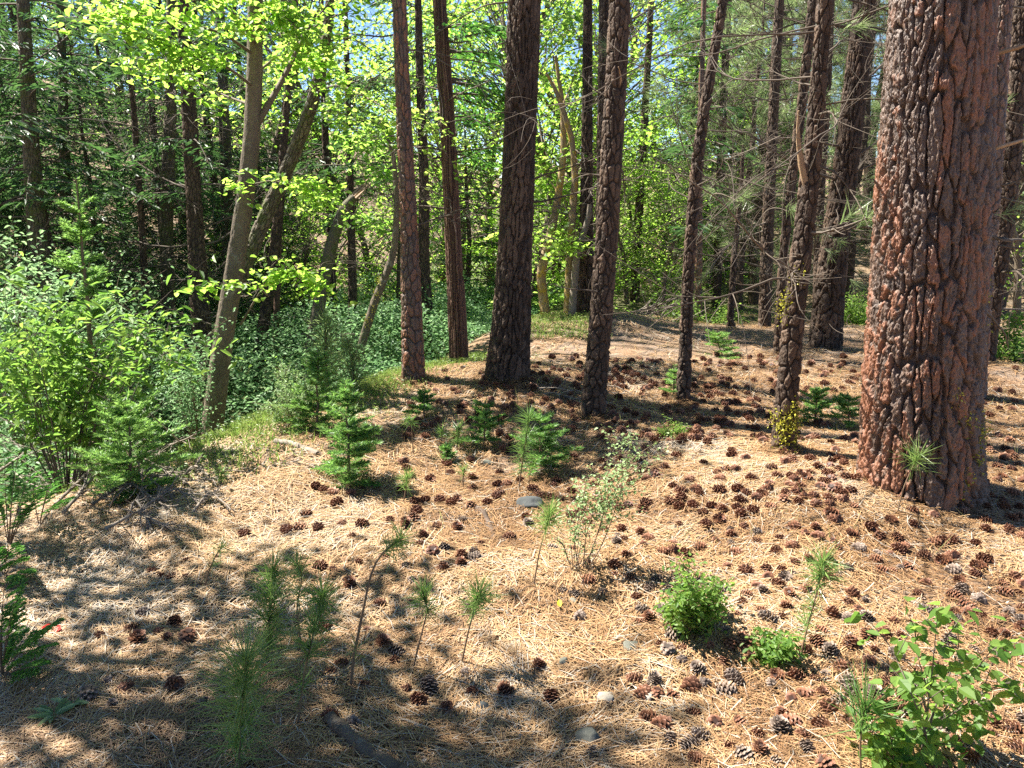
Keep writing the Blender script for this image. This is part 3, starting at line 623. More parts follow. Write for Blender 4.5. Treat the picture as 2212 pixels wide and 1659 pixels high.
# --- background broadleaf trees: three prototypes, copied
def broadleaf_proto(name, seed, Hh, R, nclump, nper, L, m, z0=.12):
    rng = np.random.default_rng(seed); root = thing(name, 'x', 'tree', (0, 0, -50))
    P = np.array([[0, 0, -.3], [0, 0, 0], [rng.normal()*.2, rng.normal()*.2, Hh*.35], [rng.normal()*.4, rng.normal()*.4, Hh*.7], [rng.normal()*.5, rng.normal()*.5, Hh*.97]])
    Q = resample(P, 24, 2); tb = MB(); r0 = .035+.011*Hh
    tube(tb, Q, r0*(1-.9*np.linspace(0, 1, 24)), 7, .5)
    lm = MB()
    for c in range(nclump):
        zf = z0+(1-z0)*rng.random()**.9; prof = math.sin(PI*min(1, .12+.85*zf))**.6
        az = rng.uniform(0, 2*PI); rr = R*prof*math.sqrt(rng.uniform(.08, 1)); i = int(min(23, zf*22))
        ctr = np.array([Q[i][0]+rr*math.cos(az), Q[i][1]+rr*math.sin(az), zf*Hh])
        j = max(1, int(i*.78)); tt = np.linspace(0, 1, 6)[:, None]
        tube(tb, Q[j]+(ctr-Q[j])*tt+np.array([0, 0, .12*rr])*np.sin(PI*tt), .014*(1-.8*tt[:, 0])*(Hh/6)+.002, 4, .5, cap=False)
        a0 = rng.uniform(.25, .75); rad = R*rng.uniform(.16, .30)
        spray_leaves(lm, rng, ctr, rad, int(nper*rng.uniform(.6, 1.4)), L, rng.uniform(.3, .6), .75, .55, a0)
    tb.obj('trunk', M['maple_bark'], root, True); lm.obj('crown', M[m], root)
    return root
def fir_branch(lm, bm, rng, p0, az, Ln, droop, lift, K, L, wr=.22, rm=.012, a0=.4):
    d = np.array([math.cos(az), math.sin(az), 0]); s = np.array([-d[1], d[0], 0]); up = np.array([0, 0, 1.])
    t = np.linspace(0, 1, 8)[:, None]
    ax = lambda t: p0+Ln*(d*t+up*(lift*t-droop*t**2))
    tube(bm, ax(t), rm*(1-.85*t[:, 0]), 4, .4, cap=False)
    tt = (.12+.88*rng.random((K, 1))**.8); sg = np.where(rng.random((K, 1)) < .5, -1, 1); o = rng.random((K, 1))**1.2*(.42*(1-tt)+.06)
    P = ax(tt)+s*sg*o*Ln-up*o*o*Ln*.5+rng.normal(size=(K, 3))*.012
    D = d*.75+s*sg*(.25+.9*(o > .02))+up*(-.15-.5*o)+rng.normal(size=(K, 3))*.22
    l = L*rng.uniform(.6, 1.2, K)
    leaves(lm, P, D, up+rng.normal(size=(K, 3))*.4, l, l*wr, np.clip(a0+.22*rng.normal(size=K)+.25*(tt[:, 0]-.5), 0, 1), .05, .2)
def fir_proto(name, seed, Hh, R, nb, K, L, z0=.1, droop=.35, m='fir_leaf', a0=.4):
    rng = np.random.default_rng(seed); root = thing(name, 'x', 'tree', (0, 0, -50)); tb, lm = MB(), MB()
    P = np.stack([np.cumsum(rng.normal(size=12)*.03), np.cumsum(rng.normal(size=12)*.03), np.linspace(-.3, Hh, 12)], 1)
    tube(tb, P, (.03+.012*Hh)*(1-.93*np.linspace(0, 1, 12)), 8, .4)
    for b in range(nb):
        zf = z0+(1-z0)*(b+rng.random())/nb; Ln = R*(1-zf)**.75*rng.uniform(.6, 1.1)+.12; z = zf*Hh
        p0 = np.array([np.interp(z, P[:, 2], P[:, 0]), np.interp(z, P[:, 2], P[:, 1]), z])
        fir_branch(lm, tb, rng, p0, b*2.4+rng.normal()*.4, Ln, droop*rng.uniform(.6, 1.4), rng.uniform(-.05, .3), max(8, int(K*Ln)), L, a0=a0)
    tb.obj('trunk', M['dark_bark'], root, True); lm.obj('crown', M[m], root)
    return root
def ponderosa_proto(name, seed, Hh, R, nb, z0=.2, nt=8, nn=42, L=.21):
    rng = np.random.default_rng(seed); root = thing(name, 'x', 'tree', (0, 0, -50)); tb, lm = MB(), MB()
    P = np.stack([np.cumsum(rng.normal(size=12)*.04), np.cumsum(rng.normal(size=12)*.04), np.linspace(-.3, Hh, 12)], 1)
    tube(tb, P, (.03+.011*Hh)*(1-.9*np.linspace(0, 1, 12)), 9, .4)
    for b in range(nb):
        zf = z0+(1-z0)*(b+rng.random())/nb; Ln = R*(1-zf)**.55*rng.uniform(.5, 1.1)+.2; z = zf*Hh
        p0 = np.array([np.interp(z, P[:, 2], P[:, 0]), np.interp(z, P[:, 2], P[:, 1]), z]); az = rng.uniform(0, 2*PI)
        d = np.array([math.cos(az), math.sin(az), rng.uniform(-.15, .25)])
        t = np.linspace(0, 1, 9)[:, None]; side = np.array([-d[1], d[0], 0])*rng.normal()*.2
        A = p0+Ln*(d*t+(side+np.array([0, 0, rng.uniform(-.1, .25)]))*t**2)+np.cumsum(rng.normal(size=(9, 3))*.02*Ln, 0)
        tube(tb, A, (.005+.005*Ln)*(1-.8*t[:, 0]), 4, .3, cap=False)
        for q in range(int(nt*max(.5, Ln))):
            i = rng.integers(3, 9); dd = nrm((d+rng.normal(size=3)*.7)[None])[0]; l2 = Ln*rng.uniform(.08, .3); e = A[i]+dd*l2+np.array([0, 0, .03])
            tube(tb, np.array([A[i], A[i]+dd*l2*.5, e]), [.003, .0025, .002], 3, .6, cap=False)
            tuft(lm, rng, e, dd+np.array([0, 0, .25]), nn, L, .007, .95, .55, .25)
    tb.obj('trunk', M['dark_bark'], root, True); lm.obj('crown', M['pine_needle'], root)
    return root
BP = [broadleaf_proto('maple_tree', 201, 7.5, 2.6, 84, 50, .10, 'maple_leaf'), broadleaf_proto('maple_tree', 202, 6.0, 2.2, 74, 50, .09, 'maple_leaf', .05),
      broadleaf_proto('alder_tree', 203, 8.5, 2.3, 78, 50, .085, 'alder_leaf'), broadleaf_proto('alder_tree', 204, 4.2, 1.8, 56, 48, .07, 'maple_leaf', .02)]
FP = [fir_proto('fir_tree', 211, 12, 2.6, 150, 60, .17, .06), fir_proto('fir_tree', 212, 9, 2.2, 120, 70, .15, .05, .45), fir_proto('fir_tree', 213, 5, 1.5, 80, 80, .12, .03, .3, a0=.55)]
PP = [ponderosa_proto('pine_tree', 221, 13, 2.8, 95, .12), ponderosa_proto('pine_tree', 222, 9, 2.2, 75, .1), ponderosa_proto('pine_tree', 223, 16, 2.6, 90, .3)]
ORD = ['leftmost', 'second from the left', 'third from the left', 'fourth from the left', 'fifth from the left', 'sixth from the left', 'seventh from the left', 'eighth from the left', 'ninth from the left', 'tenth from the left',
       'eleventh from the left', 'twelfth from the left', 'thirteenth from the left', 'fourteenth from the left', 'fifteenth from the left', 'sixteenth from the left', 'seventeenth from the left', 'eighteenth from the left', 'nineteenth from the left', 'twentieth from the left']
def place(protos, spots, phrase, group, seed):
    """spots: (column, ground distance, proto index, scale); copies labelled from left to right"""
    rng = np.random.default_rng(seed); spots = sorted(spots, key=lambda s: s[0]); used = set()
    for i, (u, Y, k, s) in enumerate(spots):
        x = W(u, 500, Y)[0]; loc = (x, Y, float(H(x, Y))-.02)
        lab = f'{phrase}, {ORD[i]} of its kind'
        root = protos[k]; rz = rng.uniform(0, 2*PI)
        if root['label'] == 'x':
            root.location = tuple(float(c) for c in loc); root.rotation_euler = (0, 0, rz); root.scale = (s, s, s); root['label'] = lab; root['group'] = group
        else: dup(root, loc, rz, s, lab, group)
place(BP, [(600, 15, 0, 1.0), (700, 17, 1, 1.0), (800, 15.5, 3, 1.1), (945, 19, 0, 1.0), (985, 16, 1, 1.1), (1060, 19, 2, 1.0), (1150, 14, 1, 1.0), (1195, 18, 0, 1.15),
           (1275, 15, 1, 1.1), (1310, 19, 0, 1.0), (1425, 17, 1, .62), (1290, 24, 0, 1.2), (1120, 26, 0, 1.2), (1520, 20, 1, .8)],
      'bright green backlit broadleaf tree beyond the gully', 'backlit broadleaf trees beyond the gully', 301)
place(BP, [(1365, 17, 3, .7), (1405, 20, 3, .8), (1460, 15, 3, .6), (1535, 15.5, 3, .75), (1590, 20, 3, .8), (1500, 24, 3, 1.0), (1560, 18, 3, .9), (1620, 21, 3, 1.0), (1360, 13.5, 3, .6), (1440, 12.5, 3, .5), (2175, 13, 3, .9), (2230, 10, 3, .7), (1250, 13, 3, .7), (640, 12.5, 3, .6), (860, 13, 3, .7)],
      'low bushy green broadleaf sapling under the trees', 'bushy broadleaf saplings', 302)
place(FP, [(-60, 9.5, 1, .6), (40, 11.0, 1, .52), (110, 9.6, 2, .85), (205, 11, 1, .48), (270, 14, 1, .62), (345, 13, 1, .7), (480, 14.5, 1, .8), (560, 17, 1, .9), (100, 17, 0, .8), (-20, 14, 1, .9), (400, 19, 0, .8)],
      'dark drooping fir in the shaded left woods', 'dark firs in the left woods', 303)
place(FP, [(660, 22, 0, .7), (1005, 13.5, 2, .8), (1490, 16, 2, 1.0), (570, 12.5, 2, .7), (2190, 15, 2, 1.0)],
      'mid-distance green fir among the trunks', 'mid-distance firs', 304)
place(PP, [(1590, 22, 1, 1.0), (1650, 17, 0, .9), (1600, 26, 2, .9), (1640, 14, 1, 1.0), (1700, 19, 0, 1.0), (1800, 24, 2, 1.0), (1870, 18, 1, 1.1), (1905, 30, 2, 1.1), (2110, 18, 0, 1.0), (2180, 12, 1, 1.0), (2240, 20, 0, 1.0), (1670, 34, 2, 1.1), (1750, 40, 2, 1.2), (1610, 13, 1, .6), (1840, 13.5, 1, .8)],
      'grey-green long-needled pine in the open right woods', 'long-needled pines in the right woods', 305)
far = []
_r = np.random.default_rng(77)
for k in range(11): far.append((-200+k*130+_r.uniform(-30, 30), _r.uniform(30, 48), 0, _r.uniform(.8, 1.2)))
place(FP, [f for f in far if f[0] < 560], 'far fir on the wooded slope at the back', 'far firs on the back slope', 306)
far = [( -150+k*120+_r.uniform(-30, 30), _r.uniform(27, 42), int(_r.integers(0, 3)), _r.uniform(.8, 1.1)) for k in range(10)]
far = [f for f in far if not 1330 < f[0] < 1480]
place(BP, far, 'far pale green broadleaf tree on the back slope', 'far broadleaf trees', 307)
# a tree just left of the view: its crown throws the shade over the lower left
SP = [broadleaf_proto('alder_tree', 205, 7.2, 1.5, 66, 70, .08, 'alder_leaf', .52)]
place(SP, [(-600, 3.9, 0, 1.0), (-1350, 3.1, 0, 1.0)], 'leafy tree standing just outside the left edge', 'trees outside the left edge', 308)

# --- live conifer boughs on trunks that stand in the picture
def boughs(info, n, zr, Lr, seed, K=70, L=.14, droop=.4, az=None, m='fir_leaf', a0=.4):
    root, at, Y, base, r = info; rng = np.random.default_rng(seed); lm = MB()
    for b in range(n):
        bm = MB()
        z = rng.uniform(*zr); p, rr = at(z); a = rng.uniform(0, 2*PI) if az is None else az+rng.normal()*.6
        Ln = rng.uniform(*Lr); fir_branch(lm, bm, rng, p, a, Ln, droop*rng.uniform(.5, 1.4), rng.uniform(-.1, .3), int(K*Ln), L, a0=a0)
        bm.obj('limb', M['twig'], root, True)
    lm.obj('crown', M[m], root)
boughs(p55, 36, (1.2, 4.6), (.7, 1.7), 401); boughs(p140, 34, (1.5, 5), (.7, 1.6), 402); boughs(p362, 14, (2.2, 4.6), (.6, 1.4), 403)
boughs(p437, 10, (2.5, 4.5), (.6, 1.3), 404); boughs(p490, 26, (1.5, 5), (.8, 1.6), 405); boughs(p755, 14, (2.6, 5), (.5, 1.2), 406); boughs(p705, 14, (2.6, 5), (.5, 1.2), 407)
boughs(p925, 12, (2.5, 5), (.6, 1.5), 408); boughs(p1509, 22, (1.2, 7), (.5, 1.2), 409)
boughs(ced, 14, (2.0, 3.4), (.5, .9), 410, 130, .10, .25, az=.1, m='cedar_spray', a0=.25)

boughs(p755, 26, (6, 11), (.8, 1.5), 412, 60); boughs(p705, 22, (6.5, 11), (.8, 1.5), 413, 60); boughs(p925, 26, (6, 12), (.8, 1.5), 414, 60)

# ------------------------------------------------------------------ saplings, shrubs
def bottle_brush(lm, rng, A, dens, L, Wd, a0):
    """fir needles along polyline A"""
    seg = np.diff(A, axis=0); ln = np.linalg.norm(seg, axis=1); n = max(6, int(ln.sum()*dens))
    i = rng.choice(len(seg), n, p=ln/ln.sum()); t = rng.random((n, 1)); P = A[i]+seg[i]*t; d = nrm(seg[i])
    s = nrm(np.cross(d, np.array([0, 0, 1.]))+1e-6); D = d*.55+s*np.where(rng.random((n, 1)) < .5, -1, 1)*.85+np.array([0, 0, .22])+rng.normal(size=(n, 3))*.25
    needles(lm, P, D, L*rng.uniform(.7, 1.15, n), Wd, np.clip(a0+.2*rng.normal(size=n), 0, 1), rng)
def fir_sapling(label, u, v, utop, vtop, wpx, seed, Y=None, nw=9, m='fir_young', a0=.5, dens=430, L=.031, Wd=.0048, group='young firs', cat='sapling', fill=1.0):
    rng = np.random.default_rng(seed); b = G(u, v)
    if Y is not None: b = W(u, v, Y); b[2] = float(H(b[0], b[1]))
    tp = W(utop, vtop, b[1])-b; Hh = tp[2]; R = wpx*.66/F*dep(b)
    root = thing('fir_sapling', label, cat, b, group); sm, lm = MB(), MB()
    t = np.linspace(0, 1, 10)[:, None]; A = t*tp+rng.normal(size=(10, 3))*.006*t; A[0, 2] = -.04
    tube(sm, A, (.004+.012*Hh)*(1-.85*t[:, 0]), 6, .5)
    bottle_brush(lm, rng, A[6:], dens, L, Wd, a0)
    for wv in range(nw):
        zf = .04+.93*wv/nw; nbr = 4+int(rng.integers(0, 3))
        for k in range(int(round(nbr*fill))):
            if rng.random() < .18: continue
            az = 2*PI*k/nbr+wv*1.1+rng.normal()*.4; Ln = (R*(1-zf)**.8+.05*R)*rng.uniform(.45, 1.2)
            p0 = np.array([np.interp(zf, t[:, 0], A[:, q]) for q in range(3)])+np.array([0, 0, rng.normal()*.02*Hh])
            d = np.array([math.cos(az), math.sin(az), .15+.5*zf]); tt = np.linspace(0, 1, 7)[:, None]
            Bx = p0+Ln*(d*tt+np.array([0, 0, .10-rng.uniform(.05, .5)*(1-zf)])*tt**2)
            tube(sm, Bx, .0025*(1-.6*tt[:, 0])+.002*Ln, 4, .4, cap=False); bottle_brush(lm, rng, Bx[1:], dens, L, Wd, a0+.12*rng.normal())
            s = np.array([-d[1], d[0], 0])
            for q in range(2, 7):
                for sg in (-1, 1):
                    l2 = Ln*.46*(1-.11*q)*rng.uniform(.6, 1.2); u2 = np.linspace(0, 1, 4)[:, None]
                    bottle_brush(lm, rng, Bx[q-1]+l2*((d*.7+s*sg*.8)*u2+np.array([0, 0, -.1])*u2**2), dens, L, Wd, a0+.15*rng.normal()+.1)
    sm.obj('stem', M['green_stem'], root, True); lm.obj('foliage', M[m], root)
    return root
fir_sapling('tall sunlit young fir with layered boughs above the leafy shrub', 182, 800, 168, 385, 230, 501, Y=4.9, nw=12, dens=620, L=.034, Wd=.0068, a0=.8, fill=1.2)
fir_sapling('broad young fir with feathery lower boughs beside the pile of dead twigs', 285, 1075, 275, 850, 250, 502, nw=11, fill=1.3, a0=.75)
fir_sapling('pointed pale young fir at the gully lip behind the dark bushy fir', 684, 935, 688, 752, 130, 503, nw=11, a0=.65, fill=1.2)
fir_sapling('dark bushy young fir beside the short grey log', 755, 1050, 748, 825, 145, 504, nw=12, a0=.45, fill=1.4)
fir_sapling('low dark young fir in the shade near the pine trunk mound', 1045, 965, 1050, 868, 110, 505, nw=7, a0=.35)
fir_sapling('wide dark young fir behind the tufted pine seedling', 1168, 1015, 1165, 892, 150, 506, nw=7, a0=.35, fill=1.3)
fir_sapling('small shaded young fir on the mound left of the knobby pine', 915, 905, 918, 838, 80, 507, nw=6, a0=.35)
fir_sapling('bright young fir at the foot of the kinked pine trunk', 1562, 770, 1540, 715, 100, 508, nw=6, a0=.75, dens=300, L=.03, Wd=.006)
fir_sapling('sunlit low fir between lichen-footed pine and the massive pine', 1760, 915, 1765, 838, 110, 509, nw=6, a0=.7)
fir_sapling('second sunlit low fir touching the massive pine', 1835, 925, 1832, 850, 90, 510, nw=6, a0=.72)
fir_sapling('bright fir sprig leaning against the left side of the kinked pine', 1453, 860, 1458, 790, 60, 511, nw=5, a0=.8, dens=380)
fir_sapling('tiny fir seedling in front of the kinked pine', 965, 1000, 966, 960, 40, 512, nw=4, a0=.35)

def pine_seedling(label, pts, tufts, seed, m='seedling_needle', group='young pine seedlings', r=.004, Y=None, Wd=.0022, a0=.5, name='pine_seedling', upb=.35):
    """pts: stem pixels from the ground up; tufts: (position 0..1 along stem, needle px, count, spread)"""
    rng = np.random.default_rng(seed); b = G(*pts[0][:2])
    if Y is not None: b = W(pts[0][0], pts[0][1], Y); b[2] = float(H(b[0], b[1]))
    P = np.array([W(q[0], q[1], b[1]+(q[2] if len(q) > 2 else 0))-b for q in pts]); P[0] = (0, 0, -.03)
    root = thing(name, label, 'seedling', b, group); A = resample(P, 16, 2); t = np.linspace(0, 1, 16)
    sm, lm = MB(), MB(); tube(sm, A, r*(1-.55*t), 6, .5+.3*rng.random())
    for (f, px, n, sp) in tufts:
        p = np.array([np.interp(f, t, A[:, k]) for k in range(3)]); j = int(np.clip(f*15, 1, 14)); ax = nrm((A[j+1 if j < 15 else 15]-A[j-1])[None])[0]
        L = px/F*dep(b); c = p
        tuft(lm, rng, c, ax*upb, int(n*1.5), L*1.22, Wd*1.3, .8, a0, .25)
    sm.obj('stem', M['green_stem'], root, True); lm.obj('needles', M[m], root)
    return root
pine_seedling('lush green seedling nearest the bottom edge with an orange bud', [(512, 1668), (520, 1560), (532, 1420)], [(1, 95, 90, 1), (.8, 110, 90, 1), (.55, 115, 80, 1), (.3, 90, 50, 1)], 601, a0=.8, upb=.5)
pine_seedling('leaning green seedling between the lush one and the tall bare-stemmed one', [(640, 1575), (655, 1460), (680, 1360), (697, 1285)], [(1, 60, 90, 1), (.85, 65, 80, 1), (.65, 60, 60, 1), (.4, 50, 30, 1)], 602)
pine_seedling('bushy green seedling behind the lush one', [(575, 1440), (583, 1330), (590, 1230)], [(1, 60, 80, 1), (.8, 70, 90, 1), (.55, 75, 90, 1), (.3, 60, 60, 1)], 603, a0=.45)
pine_seedling('thin side seedling with sparse needles beside the bushy one', [(652, 1400), (640, 1310), (655, 1240), (640, 1215)], [(1, 50, 50, 1), (.7, 45, 30, 1)], 611, a0=.45)
pine_seedling('tall bare crooked seedling with one tuft bent to the right', [(755, 1490), (762, 1430), (782, 1330), (800, 1240), (822, 1190), (868, 1163)], [(1, 45, 60, 1), (.93, 38, 30, 1), (.3, 40, 10, 1)], 604, r=.006, a0=.75)
pine_seedling('thin seedling with a small drooping tuft right of the bare crooked one', [(886, 1455), (905, 1390), (925, 1315), (912, 1275)], [(1, 42, 60, 1), (.9, 50, 50, 1)], 605, a0=.5)
pine_seedling('thin seedling with a starry tuft above the cone cluster', [(992, 1445), (1010, 1370), (1030, 1300), (1037, 1280)], [(1, 58, 80, 1), (.92, 60, 50, 1)], 606, a0=.55)
pine_seedling('slender seedling with a bright round tuft beside the blue stone', [(1150, 1272), (1165, 1190), (1183, 1128), (1190, 1105)], [(1, 44, 90, 1), (.92, 46, 60, 1)], 607, a0=.8)
pine_seedling('leaning seedling with two tufts among the cones on the right', [(1725, 1425), (1745, 1350), (1762, 1290), (1780, 1210)], [(1, 55, 80, 1), (.88, 50, 60, 1), (.6, 40, 30, 1), (.42, 45, 24, 1)], 608, a0=.6)
pine_seedling('upright seedling with long blue-green needles at the bottom right', [(1863, 1680), (1858, 1610), (1862, 1560), (1870, 1525)], [(1, 105, 42, 1), (.95, 110, 20, 1)], 609, a0=.2, upb=.75, Wd=.0026)
pine_seedling('seedling with a flat starry tuft before the massive pine foot', [(1936, 1112), (1952, 1052), (1974, 1002), (1988, 980)], [(1, 50, 40, 1), (.95, 50, 20, 1)], 610, a0=.8)
pine_seedling('dark tall tufted seedling in front of the wide dark fir', [(1118, 1065), (1128, 1000), (1138, 935), (1142, 898)], [(1, 36, 50, 1), (.8, 36, 50, 1), (.6, 34, 50, 1), (.4, 30, 40, 1)], 612, a0=.4)
pine_seedling('small round tuft seedling at the foot of the dark bushy fir', [(744, 1072), (750, 1045), (756, 1022)], [(1, 26, 60, 1)], 613, a0=.5)
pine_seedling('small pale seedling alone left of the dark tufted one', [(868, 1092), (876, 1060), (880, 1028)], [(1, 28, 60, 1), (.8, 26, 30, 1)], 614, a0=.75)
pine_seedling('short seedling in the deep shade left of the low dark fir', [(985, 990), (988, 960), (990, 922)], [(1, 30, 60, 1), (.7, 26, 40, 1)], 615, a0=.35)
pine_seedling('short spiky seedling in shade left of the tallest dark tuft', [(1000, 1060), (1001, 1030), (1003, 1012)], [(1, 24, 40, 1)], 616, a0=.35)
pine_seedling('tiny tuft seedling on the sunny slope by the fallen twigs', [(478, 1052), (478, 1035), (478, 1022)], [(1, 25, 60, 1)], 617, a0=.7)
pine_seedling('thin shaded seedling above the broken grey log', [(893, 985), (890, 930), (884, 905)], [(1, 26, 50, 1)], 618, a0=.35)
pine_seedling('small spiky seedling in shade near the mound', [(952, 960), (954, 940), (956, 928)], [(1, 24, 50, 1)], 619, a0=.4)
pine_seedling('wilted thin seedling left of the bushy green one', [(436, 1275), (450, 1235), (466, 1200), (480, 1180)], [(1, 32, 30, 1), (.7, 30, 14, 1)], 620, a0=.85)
pine_seedling('long-needled pine sapling standing behind the pale young fir', [(705, 812), (703, 760), (704, 692)], [(1, 42, 60, 1), (.85, 50, 70, 1), (.7, 52, 70, 1), (.5, 52, 70, 1), (.3, 50, 60, 1)], 621, Y=5.9, m='pine_needle', r=.012, a0=.5, Wd=.004)
pine_seedling('sprawling sapling with long needles right of the pale young fir', [(765, 830), (760, 780), (752, 735)], [(1, 42, 60, 1), (.75, 50, 70, 1), (.5, 55, 70, 1), (.3, 50, 60, 1)], 622, Y=5.8, m='pine_needle', r=.01, a0=.25, Wd=.004)

def shrub(name, label, base, stems, L, dens, seed, m, wr=.6, rad=.03, group='leafy shrubs', r=.004, Y=None, tw=5, st=.2, a0=.5, sm_='green_stem', cat='shrub', flat=.9):
    """stems: pixel polylines from the base"""
    rng = np.random.default_rng(seed); b = G(*base)
    if Y is not None: b = W(base[0], base[1], Y); b[2] = float(H(b[0], b[1]))
    root = thing(name, label, cat, b, group); bm, lm = MB(), MB()
    for s in stems:
        P = np.array([[0, 0, -.03]]+[list(W(q[0], q[1], b[1]+(q[2] if len(q) > 2 else rng.normal()*.05))-b) for q in s])
        leafy_branch(bm, lm, rng, P, r, L, dens, rad, tw, flat, wr, st, a0)
    bm.obj('stem', M[sm_], root, True); lm.obj('foliage', M[m], root)
    return root
rs = random.Random(5)
def fan(bu, bv, n, w, h, seed):
    q = random.Random(seed); out = []
    for k in range(n):
        x = q.uniform(-1, 1); hh = h*(q.uniform(.45, 1))*(1-.35*abs(x))
        out.append([(bu+x*w*.25, bv-hh*.4, q.uniform(-.06, .06)), (bu+x*w*.5, bv-hh, q.uniform(-.1, .1))])
    return out
shrub('shrub', 'grey-green wispy shrub with pale little leaves on reddish stems', (1258, 1240), [
    [(1285, 1170), (1310, 1090), (1330, 1010), (1345, 945)], [(1300, 1180), (1330, 1100), (1350, 1030), (1362, 965)], [(1280, 1180), (1300, 1130), (1330, 1060), (1355, 1000)], [(1240, 1180), (1250, 1110), (1262, 1060)],
    [(1265, 1160), (1290, 1080), (1312, 1040)]], .016, 5, 701, 'pale_leaf', .75, .02, r=.003, tw=9, st=.42)
shrub('shrub', 'bare reddish twiggy base clump under the pale wispy shrub', (1240, 1235), fan(1240, 1240, 12, 110, 150, 3), .010, 1, 702, 'pale_leaf', .7, .01, r=.0022, tw=2, st=.7, sm_='twig')
shrub('shrub', 'dense bright green little shrub among cones in the sun', (1505, 1372), fan(1500, 1375, 26, 130, 165, 4)+[[(1490, 1280), (1485, 1190)]], .024, 2.2, 703, 'shrub_leaf', .6, .026, r=.0022, tw=6, st=.15, a0=.75)
shrub('shrub', 'small green shrub beside the two-tufted seedling', (1672, 1428), fan(1668, 1430, 14, 100, 85, 5), .026, 2, 704, 'shrub_leaf', .6, .025, r=.002, tw=4, a0=.75)
shrub('shrub', 'round-leaved green shrub filling the bottom right corner', (1985, 1665), [
    [(2000, 1560), (2015, 1440), (2025, 1330), (2030, 1300)], [(2005, 1600), (1970, 1500), (1935, 1420), (1905, 1365)], [(2020, 1560), (2080, 1480), (2130, 1420), (2170, 1370), (2200, 1395)],
    [(2020, 1520), (2060, 1440), (2075, 1380), (2060, 1330)], [(2030, 1560), (2090, 1520), (2150, 1480), (2190, 1470)], [(1975, 1620), (1930, 1570), (1890, 1540)], [(2010, 1600), (2060, 1580), (2120, 1540)], [(1960, 1640), (1900, 1640), (1880, 1600)],
    [(2010, 1500), (1980, 1420), (1975, 1350)]], .043, 1.05, 705, 'shrub_leaf', .74, .035, r=.004, tw=8, st=.12, a0=.62, sm_='twig')
shrub('shrub', 'second shoot of round-leaved shrub at the bottom edge', (1935, 1690), [[(1930, 1620), (1915, 1560), (1905, 1510)], [(1950, 1640), (1985, 1600), (2000, 1580)], [(1925, 1650), (1890, 1610)]], .043, 1.0, 706, 'shrub_leaf', .74, .03, r=.003, tw=6, a0=.62)
shrub('shrub', 'tiny yellow-green shrub on open needles right of the dark flaky pine', (1455, 950), fan(1455, 950, 12, 60, 50, 6), .016, 3, 707, 'shrub_leaf', .5, .015, r=.002, tw=3, a0=.9)
# left hand shrubs
def mass(bu, bv, n, w, h, seed, dz=.5):
    q = random.Random(seed); out = []
    for k in range(n):
        x = q.uniform(-1, 1); y = q.uniform(-dz, dz); hh = h*q.uniform(.35, 1)*(1-.3*abs(x)**2)
        out.append([(bu+x*w*.3, bv-hh*.5, y*.6), (bu+x*w*.5, bv-hh, y)])
    return out
shrub('willow_shrub', 'big glossy narrow-leaved shrub filling the left side', (130, 1000), mass(150, 900, 16, 460, 250, 11, .5)+[[(250, 830), (330, 760), (420, 800, -.2)], [(200, 800), (300, 700), (390, 720, -.2)], [(60, 800), (20, 680), (-30, 600)], [(280, 800), (340, 700), (300, 660, -.2)], [(200, 760), (260, 690), (330, 740, -.2)], [(60, 760), (100, 660), (180, 690)]],
      .088, 2.0, 711, 'shrub_leaf', .30, .07, r=.007, Y=4.5, tw=8, st=.35, a0=.6, sm_='twig')
shrub('willow_shrub', 'pale leafy shrub at the far left below the dark firs', (30, 800), mass(20, 780, 15, 280, 330, 12, .7), .06, 4, 712, 'thicket_leaf', .5, .09, r=.006, Y=6.3, tw=8, st=.3, a0=.75)
shrub('willow_shrub', 'light green shrub glowing behind the tall young fir', (240, 760), mass(235, 760, 13, 240, 210, 13, .8), .045, 4, 713, 'thicket_leaf', .55, .09, r=.006, Y=7.3, tw=8, st=.3, a0=.7)
shrub('willow_shrub', 'leafy shrub in front of the stout fir trunk', (420, 870), mass(400, 860, 9, 120, 150, 14, .5), .035, 4, 714, 'thicket_leaf', .5, .06, r=.005, Y=5.9, tw=8, st=.3, a0=.55)
shrub('shrub', 'yellow-green low shrub at the gully lip left of the pale young fir', (625, 915), mass(625, 915, 16, 100, 130, 15, .3), .022, 4, 715, 'pale_leaf', .5, .03, r=.003, tw=6, st=.25, a0=.3)
shrub('shrub', 'bright leafy shrub under the dead brush beyond the dark pair of trunks', (1390, 765), mass(1390, 760, 26, 190, 95, 16, .8), .045, 5, 716, 'shrub_leaf', .6, .08, r=.004, tw=6, Y=10.2, a0=.85)
shrub('shrub', 'green leafy shrub at the foot of the bright trees right of centre', (1480, 740), mass(1490, 745, 24, 170, 120, 17, .8), .045, 5, 717, 'shrub_leaf', .6, .09, r=.004, tw=6, Y=11.5, a0=.8)
shrub('shrub', 'sunny bush on the slope left of the massive pine', (1835, 740), mass(1840, 730, 24, 110, 110, 18, .6), .04, 5, 718, 'shrub_leaf', .6, .07, r=.004, tw=6, Y=10.5, a0=.85)
shrub('shrub', 'leafy bush at the right edge behind the pine with sunlit bark', (2185, 850), mass(2190, 850, 24, 120, 170, 19, .6), .045, 5, 719, 'shrub_leaf', .6, .08, r=.004, tw=6, Y=7.6, a0=.6)
shrub('shrub', 'bushy growth in front of the right woods by the dead leaning pole', (1620, 750), mass(1600, 745, 22, 140, 90, 20, .7), .045, 5, 720, 'shrub_leaf', .6, .09, r=.004, tw=6, Y=12, a0=.7)
